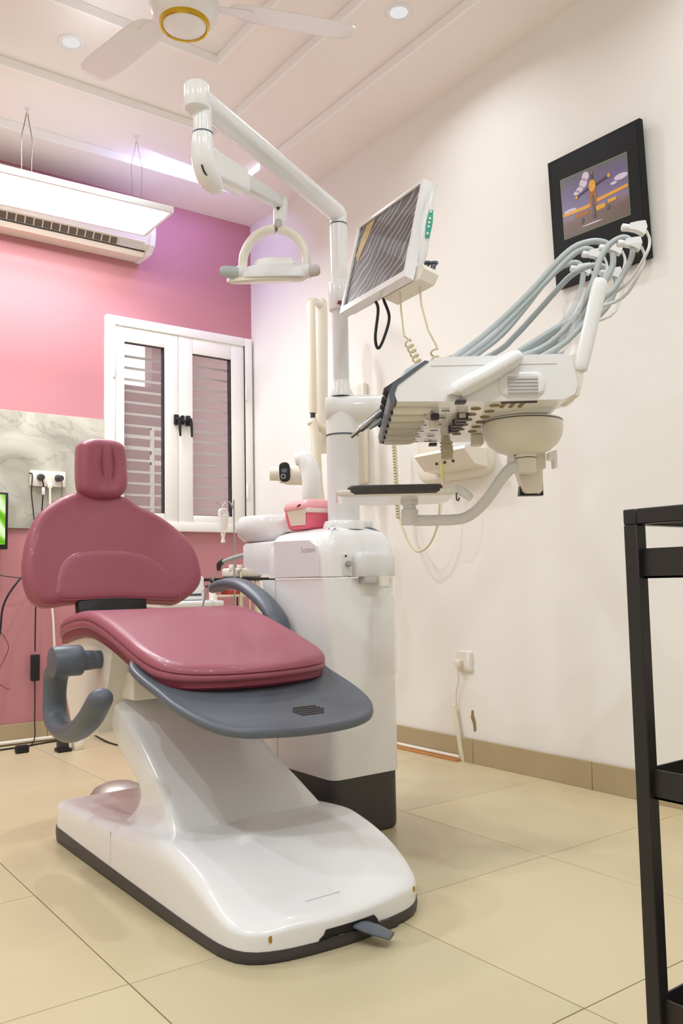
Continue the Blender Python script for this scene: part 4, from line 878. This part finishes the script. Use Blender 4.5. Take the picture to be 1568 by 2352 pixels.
box('wall_bracket', 2.33, 2.584, XW.y + .02, XW.y + .13, 1.40, 1.62, WHITE2, xr, bev=.015)
box('wall_plate', 2.555, 2.585, XW.y - .02, XW.y + .17, 1.25, 1.75, WHITE2, xr, bev=.008)
tube('yoke', [XF(-.205, 1.320, -.10), XF(-.17, 1.322, -.10), XF(-.142, 1.285, -.10), XF(-.132, 1.22, -.10), XF(-.135, 1.14, -.08), XF(-.12, 1.12, -.03), XF(-.105, 1.13)], [.028, .040, .044, .043, .042, .036, .026], WHITE, xr, n=20, k=5, flat=(.7, 1.0, tuple(FW)))
tube('tube_head', [XF(-.15, 1.262), XF(-.17, 1.262), XF(-.24, 1.266), XF(-.28, 1.268), XF(-.285, 1.268)], [.03, .048, .05, .042, .03], WHITE2, xr, n=28)
tube('collimator_cone', [XF(-.27, 1.268), XF(-.325, 1.271), XF(-.328, 1.271)], [.033, .033, .029], WHITE2, xr, n=24)
pnl = pillow('control_panel', [(-.278, 1.305), (-.255, 1.315), (-.235, 1.305), (-.231, 1.27), (-.234, 1.235), (-.255, 1.224), (-.276, 1.234), (-.281, 1.27)], [(.004, .046), (0, .049), (0, .053), (.003, .055)], lambda u, v, h: XF(u, v, -h), BLACK, xr, N=40)
bm = bmesh.new(); add_lathe(bm, [(.008, 0), (.011, 0), (.011, .002), (.008, .002)], n=18, f=lambda a, b2, c2: XF(-.262 + a, 1.250 + b2, -.0552 - c2)); finish('dial', bm, PRINTG, pnl)
box('display', -.270, -.245, 1.268, 1.285, .0548, .0556, GREY, pnl, f=lambda x, y, z: XF(x, y, -z))

# control box on the right wall
xb = thing('wall_control_box', 'cream rounded control box mounted low on the right wall behind the console', 'control box', (2.56, 2.70, 1.2))
pillow('back_shell', rrect(2.425, 2.87, 1.195, 1.62, .06, 6), [(0, 0), (0, .03), (.006, .042), (.02, .05)], lambda u, v, h: (XR - h, u, v), WHITE2, xb, N=72, smooth=False)
prism('front_ledge', [(XR - .045, 1.30), (XR - .17, 1.305), (XR - .175, 1.292), (XR - .12, 1.235), (XR - .045, 1.225)], 2.43, 2.735, WHITE2, xb, f=lambda u, v, t: (u, t, v), bev=.012, seg=3)
for yy in (2.53, 2.58, 2.63): cyl('socket', (XR - .135, yy, 1.262), (XR - .146, yy, 1.252), .006, CHAR, xb, n=10)
box('inner_panel', XR - .056, XR - .048, 2.50, 2.72, 1.33, 1.56, OFFWHITE, xb, bev=.003)
tube('plug_cord', [(XR - .14, 2.60, 1.255), (XR - .145, 2.598, 1.22), (XR - .145, 2.598, 1.19)], .004, mat('yellow cord', rgb(216, 214, 60), .5), xb, n=8, k=3)
tube('thin_cord', [(XR - .145, 2.598, 1.195), (XR - .13, 2.61, 1.10), (XR - .12, 2.65, 1.02), (XR - .09, 2.69, .985)], .002, WHITE2, xb, n=6, k=4)
wc = [(2.5, 2.978, 1.43)] + coil((2.5, 2.974, 1.40), (2.5, 2.958, 1.05), .0075, 26, 10) + [(2.5, 2.94, 1.02)]
tag(tube('coiled_cord', wc + [(2.5, 2.915, .98)] + catmull([(2.5, 2.90, .95), (2.5, 2.86, .905), (2.5, 2.815, .892), (2.5, 2.76, .915), (2.5, 2.72, .96), (2.5, 2.70, 1.0)], 5) + catmull([(2.5, 2.69, 1.03), (2.5, 2.675, 1.12), (2.52, 2.67, 1.20)], 3), .0048, IVORYC, None, n=7), 'ivory coiled cord hanging in a loop from the wall control box', 'cord')

# framed picture on the right wall, leaning slightly
pic = thing('picture', 'black framed picture of a yellow propeller aircraft on the white wall', 'picture', (XR, 1.855, 1.86))
def PF(u, v, t): return Vector((XR - .012 - t - .010 * (v - 1.86) / .5, u, v))   # u = world y
bm = bmesh.new(); add_prism(bm, [(1.650, 1.858), (2.055, 1.862), (2.064, 2.364), (1.657, 2.358)], 0, .018, PF, .002); pfr = finish('frame', bm, FRAMEB, pic)
bm = bmesh.new(); add_prism(bm, [(1.664, 1.872), (2.041, 1.876), (2.049, 2.350), (1.671, 2.344)], .0175, .0186, PF); finish('mount_board', bm, mat('black mount board', rgb(24, 22, 23), .5, spec=0.25), pic)
# print lies on plane t ; local st coords (s 0..1 from left (far) to right (near), q 0..1 up)
A0, A1, A2, A3 = (2.001, 2.042), (1.718, 2.035), (1.718, 2.258), (2.006, 2.271)
def ST(s, q):
    b0 = Vector(A0).lerp(Vector(A1), s); t0 = Vector(A3).lerp(Vector(A2), s); p = b0.lerp(t0, q); return (p.x, p.y)
SKY = bpy.data.materials.new('printed sky and ground'); SKY.use_nodes = True
nt = SKY.node_tree; b = nt.nodes['Principled BSDF']; b.inputs['Roughness'].default_value = 0.3
tc = nt.nodes.new('ShaderNodeTexCoord'); sx = nt.nodes.new('ShaderNodeSeparateXYZ'); nt.links.new(tc.outputs['Generated'], sx.inputs[0])
nz = nt.nodes.new('ShaderNodeTexNoise'); nz.inputs['Scale'].default_value = 5; nz.inputs['Detail'].default_value = 5; nt.links.new(tc.outputs['Generated'], nz.inputs['Vector'])
ad = nt.nodes.new('ShaderNodeMath'); ad.operation = 'MULTIPLY_ADD'; ad.inputs[1].default_value = 0.12; nt.links.new(nz.outputs['Fac'], ad.inputs[0]); nt.links.new(sx.outputs['Z'], ad.inputs[2])
cr = nt.nodes.new('ShaderNodeValToRGB'); el = cr.color_ramp.elements
el[0].position = 0; el[0].color = rgb(92, 78, 66); el[1].position = 1.0; el[1].color = rgb(104, 98, 112)
for p, c_ in ((.30, rgb(116, 88, 80)), (.38, rgb(132, 112, 124)), (.42, rgb(128, 116, 152)), (.75, rgb(112, 100, 140))): el.new(p).color = c_
nt.links.new(ad.outputs[0], cr.inputs[0]); nt.links.new(cr.outputs[0], b.inputs['Base Color'])
def pp(name, pts, t, m, parent):
    bm = bmesh.new(); add_prism(bm, [ST(*p) for p in pts], t - .0006, t, PF); return finish(name, bm, m, parent)
prt = pp('border', [(-.012, -.016), (1.012, -.016), (1.012, 1.016), (-.012, 1.016)], .0190, mat('green print edge', rgb(120, 134, 100), .4), pic)
prt = pp('print', [(0, 0), (1, 0), (1, 1), (0, 1)], .0196, SKY, pic)
YEL = mat('printed yellow', rgb(226, 164, 54), .35, var=.15, vscale=40); YELD = mat('printed amber', rgb(168, 104, 50), .35, var=.2, vscale=40); CLD = mat('printed cloud', rgb(214, 200, 222), .4, var=.06, vscale=40); GRD = mat('printed grey', rgb(96, 92, 98), .4); ORB = mat('printed dark blade', rgb(86, 64, 70), .4)
def blob(cx, cy, rx, ry, n=16, rot=0): return [(cx + rx * cos(2 * pi * i / n) * cos(rot) - ry * sin(2 * pi * i / n) * sin(rot), cy + rx * cos(2 * pi * i / n) * sin(rot) * 1.2 + ry * sin(2 * pi * i / n) * cos(rot)) for i in range(n)]
for cxx, cyy, rx, ry in ((.39, .90, .055, .075), (.35, .80, .06, .08), (.29, .72, .055, .05), (.24, .685, .05, .035), (.12, .43, .10, .035), (.91, .66, .10, .05), (.80, .60, .05, .025), (.45, .09, .16, .012)): pp('cloud', blob(cxx, cyy, rx, ry), .0200, CLD, prt)
pp('wing', [(0, .36), (.42, .36), (.55, .40), (1.0, .45), (1.0, .50), (.55, .46), (.42, .42), (0, .41)], .0204, YEL, prt)
pp('flap', [(.18, .26), (.42, .26), (.43, .33), (.2, .33)], .0205, YELD, prt); pp('flap', [(.52, .26), (.66, .27), (.66, .34), (.52, .34)], .0205, YEL, prt); pp('flap', [(.70, .31), (.82, .32), (.83, .37), (.70, .37)], .0205, YEL, prt)
pp('fuselage', [(.44, .36), (.54, .36), (.54, .60), (.525, .70), (.46, .70), (.435, .60)], .0208, YELD, prt)
pp('belly', [(.465, .16), (.51, .16), (.505, .54), (.475, .54)], .0211, GRD, prt)
pp('spinner', blob(.485, .70, .052, .10), .0214, YEL, prt)
pp('blade', [(.50, .66), (.72, .73), (.73, .77), (.52, .71)], .0213, ORB, prt); pp('blade', [(.44, .67), (.24, .60), (.24, .62), (.43, .70)], .0213, ORB, prt); pp('blade', [(.465, .76), (.505, .76), (.50, .90), (.475, .90)], .0213, ORB, prt)
pp('blade_tip', blob(.74, .755, .022, .035), .0217, YEL, prt); pp('blade_tip', blob(.235, .605, .018, .028), .0217, YEL, prt); pp('blade_tip', blob(.49, .91, .018, .025), .0217, YELD, prt)
for s in (.30, .70): pp('wheel', blob(s, .19 if s < .5 else .25, .025, .045), .0212, GRD, prt)

# socket, wire, trunking strip and hole in the plaster on the right wall
so_ = thing('wall_socket', 'white wall socket with plug low on the right wall', 'socket', (XR, 2.64, .418))
pillow('plate', rrect(2.595, 2.683, .376, .462, .008, 4), [(0, 0), (0, .008), (.003, .011)], lambda u, v, h: (XR - h, u, v), WHITE2, so_, N=40, smooth=False)
box('rocker', XR - .014, XR - .010, 2.602, 2.622, .386, .452, WHITE, so_, bev=.002)
box('plug', XR - .035, XR - .010, 2.645, 2.675, .395, .425, WHITE2, so_, bev=.006)
tube('prong_wire', [(XR - .03, 2.66, .40), (XR - .02, 2.664, .34), (XR - .012, 2.690, .285), (XR - .012, 2.692, .225)], .0018, IVORYC, so_, n=6, k=4)
tag(box('cable_trunking', -.011, .011, -.008, .0, 0, .232, IVORY, None, bev=.002, f=lambda x, y, z: (XR - .013 + y, 2.658 - x + (z / .232) * .045, z)), 'ivory cable trunking strip leaning on the skirting below the socket', 'trunking')
bm = bmesh.new(); add_prism(bm, [(2.588, .135), (2.602, .128), (2.606, .160), (2.618, .185), (2.612, .215), (2.602, .218), (2.598, .190), (2.590, .172)], 0, .0015, lambda u, v, t: (XR - t, u, v)); hl = finish('plaster_damage', bm, HOLEM, None); tag(hl, 'small hole broken through the white plaster below the wall socket', 'wall damage')
ft_ = thing('floor_strip', 'white pipe and orange timber strip lying along the foot of the right wall', 'strip', (XR - .03, 3.1, 0))
tube('pipe', [(XR - .026, 2.67, .018), (XR - .026, 3.6, .018)], .008, WHITE2, ft_, n=10)
box('timber', XR - .045, XR - .018, 2.67, 3.6, .0, .010, ORANGE, ft_, bev=.001)
wp_ = tag(tube('white_pipe', [(XL + .02, YB - .026, .016), (2.4, YB - .026, .016)], .009, WHITE2, None, n=10), 'thin white pipe along the foot of the pink wall', 'pipe')

# ================================================================== LEFT BACKGROUND: socket, cables, screen
ps = thing('power_strip', 'white power outlet with dark plugs on the grey stone panel', 'power outlet', (1.36, YB - .02, 1.32))
box('plate', 1.268, 1.448, YB - .030, YB - .012, 1.281, 1.362, WHITE2, ps, bev=.004)
for xx, mm_ in ((1.318, CHAR), (1.405, CHAR)):
    cyl('plug', (xx, YB - .030, 1.327), (xx + (.012 if xx > 1.35 else 0), YB - .062, 1.324), .019, mm_, ps, n=18, r1=.015, bev=.002)
box('plug', 1.352, 1.376, YB - .045, YB - .030, 1.272, 1.300, WHITE2, ps, bev=.004)
box('inline_connector', 1.322, 1.336, YB - .052, YB - .036, 1.236, 1.275, OFFWHITE, ps, bev=.003)
yc = YB - .04
def cable(label, pts, r, m, k=6): return tag(tube('cable', pts, r, m, None, n=7, k=k), label, 'cable')
cable('black cable from the left outlet plug down behind the backrest', [(1.318, yc - .02, 1.315), (1.332, yc, 1.275), (1.326, yc, 1.18), (1.318, yc, 1.05), (1.310, yc, .9), (1.300, yc, .72), (1.298, yc, .55), (1.298, yc, .45)], .0035, BLACK)
cable('second black cable left of the outlet, running down the stone panel', [(1.262, yc + .012, 1.345), (1.275, yc, 1.335), (1.272, yc, 1.25), (1.282, yc, 1.15), (1.292, yc, 1.06), (1.30, yc, .95)], .003, BLACK)
cable('white power cable from the outlet down past the backrest', [(1.364, yc, 1.275), (1.366, yc, 1.15), (1.368, yc, .95), (1.372, yc, .75), (1.385, yc, .62), (1.392, yc, .5), (1.40, yc, .3), (1.41, yc, .06)], .006, WHITE2)
cable('thin grey wire from the right outlet plug down the stone panel', [(1.418, yc - .02, 1.318), (1.425, yc, 1.28), (1.425, yc, 1.18), (1.43, yc, 1.05)], .002, GREY)
pb = thing('power_adapter', 'black power adapter hanging on its cable against the pink wall', 'power adapter', (1.297, yc, .36))
box('case', 1.278, 1.318, yc - .02, yc + .015, .305, .435, BLACK, pb, bev=.006)
tube('cord', [(1.298, yc, .305), (1.300, yc, .2), (1.300, yc, .10), (1.296, yc - .02, .04), (1.27, yc - .06, .008), (1.22, yc - .11, .004)], .003, BLACK, pb, n=7, k=5)
cable('black cable curling from the left edge behind the chair back', [(.98, 4.28, .006), (1.03, 4.30, .12), (1.08, 4.31, .36), (1.115, 4.31, .55), (1.125, 4.31, .66), (1.15, 4.31, .73), (1.20, 4.32, .80), (1.25, 4.34, .85), (1.30, 4.355, .90)], .005, BLACK)
cable('thin black wire crossing the pink wall at the left edge', [(.95, 4.31, .956), (.98, 4.33, .87), (1.10, 4.335, .835), (1.18, 4.34, .82), (1.26, 4.355, .815), (1.303, 4.36, .82)], .0025, CHAR)
cable('dark red wire dangling in loops low on the pink wall', [(1.03, 4.32, .956), (1.05, 4.35, .75), (1.09, 4.36, .62), (1.13, 4.36, .56), (1.17, 4.36, .48), (1.14, 4.36, .40), (1.11, 4.36, .33), (1.16, 4.36, .28), (1.18, 4.36, .275)], .002, VINYLD)
cable('black cable lying along the floor under the pink wall', [(.7, 4.25, .004), (1.0, 4.27, .004), (1.2, 4.28, .004), (1.36, 4.32, .004), (1.5, 4.33, .004)], .004, BLACK)
cable('tangle of black cable on the floor behind the pedestal', [(1.57, 4.30, .02), (1.58, 4.10, .004), (1.60, 3.95, .004), (1.64, 3.83, .006), (1.60, 3.76, .006), (1.54, 3.79, .006), (1.56, 3.88, .010), (1.62, 3.86, .010), (1.58, 3.74, .010)], .0045, BLACK)
fb = thing('floor_plug', 'small black plug block on the floor left of the chair base', 'plug', (1.18, 4.16, 0))
box('block', 1.15, 1.21, 4.13, 4.17, .0, .035, BLACK, fb, bev=.008)
bs = thing('black_stand', 'short black post standing on the floor behind the left armrest', 'stand', (1.34, 4.06, 0))
box('post', 1.315, 1.365, 4.04, 4.075, .0, .12, CHAR, bs, bev=.004); box('foot', 1.308, 1.372, 4.02, 4.085, .0, .016, BLACK, bs, bev=.003)
wf = tag(box('white_block', 1.385, 1.43, 4.03, 4.07, 0, .045, WHITE2, None, bev=.004), 'small white plastic block on the floor beside the black post', 'block')

tv = thing('computer_screen', 'lit screen with green picture at the left edge of the back wall', 'screen', (.88, 4.33, 1.09))
box('casing', .62, 1.142, 4.29, 4.325, .955, 1.232, BLACK, tv, bev=.004)
box('display', .632, 1.128, 4.2885, 4.2905, .978, 1.222, TVS, tv)
box('wall_mount', .78, .98, 4.325, 4.39, 1.04, 1.15, CHAR, tv, bev=.004)

# ================================================================== EQUIPMENT CART AND INFUSION STAND BEHIND THE CHAIR
ct = thing('equipment_cart', 'cream equipment cart with a dark top board behind the chair', 'cart', (2.08, 3.86, 0))
box('top_board', 1.93, 2.30, 3.70, 4.05, .782, .796, BLACK, ct, bev=.002)
for xx, yy in ((1.95, 3.72), (2.20, 3.72), (1.95, 4.03), (2.28, 4.03)): box('post', xx - .012, xx + .012, yy - .012, yy + .012, .05, .782, IVORY, ct, bev=.002)
for xx, yy in ((1.95, 3.72), (2.20, 3.72), (1.95, 4.03), (2.28, 4.03)):
    cyl('caster', (xx - .012, yy, .025), (xx + .012, yy, .025), .025, BLACK, ct, n=18)
box('rail', 1.95, 2.22, 3.708, 3.722, .702, .714, IVORY, ct, bev=.002)
box('shelf', 1.94, 2.29, 3.71, 4.04, .40, .415, IVORY, ct, bev=.002)
dv = thing('suction_block', 'small cream suction block on the dark cart top', 'device', (2.13, 3.76, .796))
box('case', 2.06, 2.24, 3.725, 3.83, .797, .845, WHITE2, dv, bev=.012, seg=3)
for xx in (2.07, 2.115, 2.16): cyl('port', (xx, 3.74, .83), (xx, 3.74, .862), .014, WHITE2, dv, n=16, bev=.003)
cyl('valve', (2.105, 3.725, .828), (2.105, 3.715, .828), .010, STEEL, dv, n=14)
cable('ivory tube hanging from the suction block on the cart', [(2.105, 3.712, .826), (2.10, 3.70, .76), (2.09, 3.69, .66), (2.08, 3.69, .55)], .005, IVORYC)
for k, xx in enumerate((2.13, 2.165)): cable(['ivory tube hanging left below the cart top', 'ivory tube hanging right below the cart top'][k], [(xx, 3.69, .78), (xx + .01, 3.685, .70), (xx + .012, 3.685, .55)], .004, IVORYC)
cable('black cable hanging below the cart top', [(2.09, 3.73, .78), (2.095, 3.73, .70), (2.09, 3.73, .5)], .0035, BLACK)
tag(box('red_box', 2.03, 2.10, 3.73, 3.80, .7145, .735, RED, None, bev=.003, f=lambda x, y, z: (x, y - .02, z)), 'small red box on the rail of the cart', 'box')
wt = thing('side_table', 'white side table with raised back shelf behind the backrest', 'table', (1.82, 3.78, 0))
box('table_top', 1.60, 1.925, 3.55, 3.95, .664, .690, WHITE, wt, bev=.008)
box('leg', 1.64, 1.67, 3.62, 3.65, 0, .665, WHITE2, wt, bev=.003); box('leg', 1.87, 1.90, 3.62, 3.65, 0, .665, WHITE2, wt, bev=.003)
box('leg', 1.64, 1.67, 3.88, 3.91, 0, .665, WHITE2, wt, bev=.003); box('leg', 1.87, 1.90, 3.88, 3.91, 0, .665, WHITE2, wt, bev=.003)
box('apron', 1.78, 1.92, 3.575, 3.60, .56, .664, IVORY, wt, bev=.003)
wd = thing('white_device', 'white desktop device with dark slot on the side table', 'device', (1.85, 3.80, .69))
box('case', 1.68, 1.92, 3.74, 3.93, .691, .806, WHITE, wd, bev=.01)
box('slot', 1.70, 1.905, 3.736, 3.745, .712, .722, CHAR, wd); box('display', 1.80, 1.87, 3.7365, 3.741, .745, .775, OFFWHITE, wd)
cf_ = thing('probe', 'grey probe with thin cable lying on the side table', 'probe', (1.93, 3.64, .69))
tube('handle', [(1.86, 3.62, .755), (1.885, 3.62, .757), (1.91, 3.62, .745)], [.006, .008, .006], CHAR, cf_, n=10, k=3)
tube('cord', [(1.86, 3.62, .755), (1.845, 3.62, .73), (1.845, 3.61, .694), (1.86, 3.57, .692), (1.865, 3.54, .68), (1.865, 3.53, .60)], .0025, HOSE, cf_, n=7, k=4)
lathe('cap', [(0, .691), (.018, .691), (.014, .72), (0, .722)], WHITE2, cf_, (1.895, 3.60, 0), 16)

iv = thing('infusion_stand', 'thin steel infusion stand with curved double hook by the window', 'infusion stand', (2.055, 3.69, 0))
tube('pole', [(2.055, 3.685, .02), (2.055, 3.685, 1.09), (2.052, 3.685, 1.13), (2.035, 3.685, 1.165), (2.012, 3.685, 1.168), (1.998, 3.685, 1.150), (1.985, 3.685, 1.135)], .0042, STEEL, iv, n=8, k=3)
tube('hook', [(1.985, 3.685, 1.140), (1.972, 3.685, 1.15), (1.960, 3.685, 1.168)], .0026, STEEL, iv, n=8, k=3)
lathe('base', [(0, 0), (.10, 0), (.10, .012), (.02, .022), (0, .022)], STEELD, iv, (2.055, 3.63, 0), 28)
ib = thing('infusion_bag', 'clear infusion bag hanging from the stand below the window', 'infusion bag', (1.99, 3.68, .985))
bg = film('infusion bag film', (0.9, 0.86, 0.87, 1), 0.5, 0.12)
pillow('bag', [(1.965, 1.115), (1.975, 1.135), (2.01, 1.135), (2.022, 1.11), (2.018, 1.06), (2.01, 1.028), (1.998, 1.012), (1.985, 1.012), (1.975, 1.03), (1.968, 1.07)], [(.006, -.012), (0, -.004), (0, .004), (.006, .012)], lambda u, v, h: (u, 3.68 + h, v), bg, ib, N=44)
lathe('port', [(.012, 1.014), (.010, 1.0), (.007, .992), (.007, .985), (.010, .984), (.010, .968), (0, .967)], WHITE2, ib, (1.991, 3.68, 0), 16)
pillow('label', [(1.985, 1.10), (2.0, 1.105), (2.012, 1.09), (2.006, 1.04), (1.995, 1.025), (1.988, 1.05)], [(0, .0125), (.001, .0135)], lambda u, v, h: (u, 3.68 - h, v), WHITE2, ib, N=30)

# ================================================================== BLACK TROLLEY AT THE RIGHT
tr = thing('trolley', 'black metal trolley with tray shelves at the right edge', 'trolley', (1.2, .42, 0))
tx0, tx1, ty0, ty1, tz = 0.992, 1.40, .02, .702, .852
g = .021
for xx, yy in ((tx0, ty1), (tx1, ty1), (tx0, ty0), (tx1, ty0)):
    box('post', xx, xx + g, yy - g, yy, .06, tz - g, BLACKM, tr, bev=.0015, seg=1)
    bm = bmesh.new(); add_cyl(bm, (xx + .002, yy - g / 2, .03), (xx + g - .002, yy - g / 2, .03), .03, n=20); add_box(bm, xx + .003, xx + g - .003, yy - g + .003, yy - .003, .03, .062); finish('caster', bm, BLACK, tr)
for yy in (ty1, ty0): box('top_rail', tx0, tx1 + g, yy - g, yy, tz - g, tz, BLACKM, tr, bev=.0015, seg=1)
for xx in (tx0, tx1): box('side_rail', xx, xx + g, ty0, ty1 - g, tz - g, tz, BLACKM, tr, bev=.0015, seg=1)
def trayshelf(z0, z1, lab):
    bm = bmesh.new(); a, b2, c2, d2_ = tx0 + g * .5, tx1 + g * .5, ty0 - g * .5, ty1 - g * .5; t = .003
    for q in ((a, a + t, c2, d2_, z0, z1), (b2 - t, b2, c2, d2_, z0, z1), (a, b2, c2, c2 + t, z0, z1), (a, b2, d2_ - t, d2_, z0, z1), (a, b2, c2, d2_, z0, z0 + t)): add_box(bm, *q)
    return finish('shelf_tray', bm, BLACKM, tr)
trayshelf(.7585, .7985, 0); trayshelf(.470, .508, 0); trayshelf(.18, .218, 0)
cyl('bolt', (tx0 + .02, .60, .7545), (tx0 + .02, .60, .760), .005, BLACKM, tr, n=10)
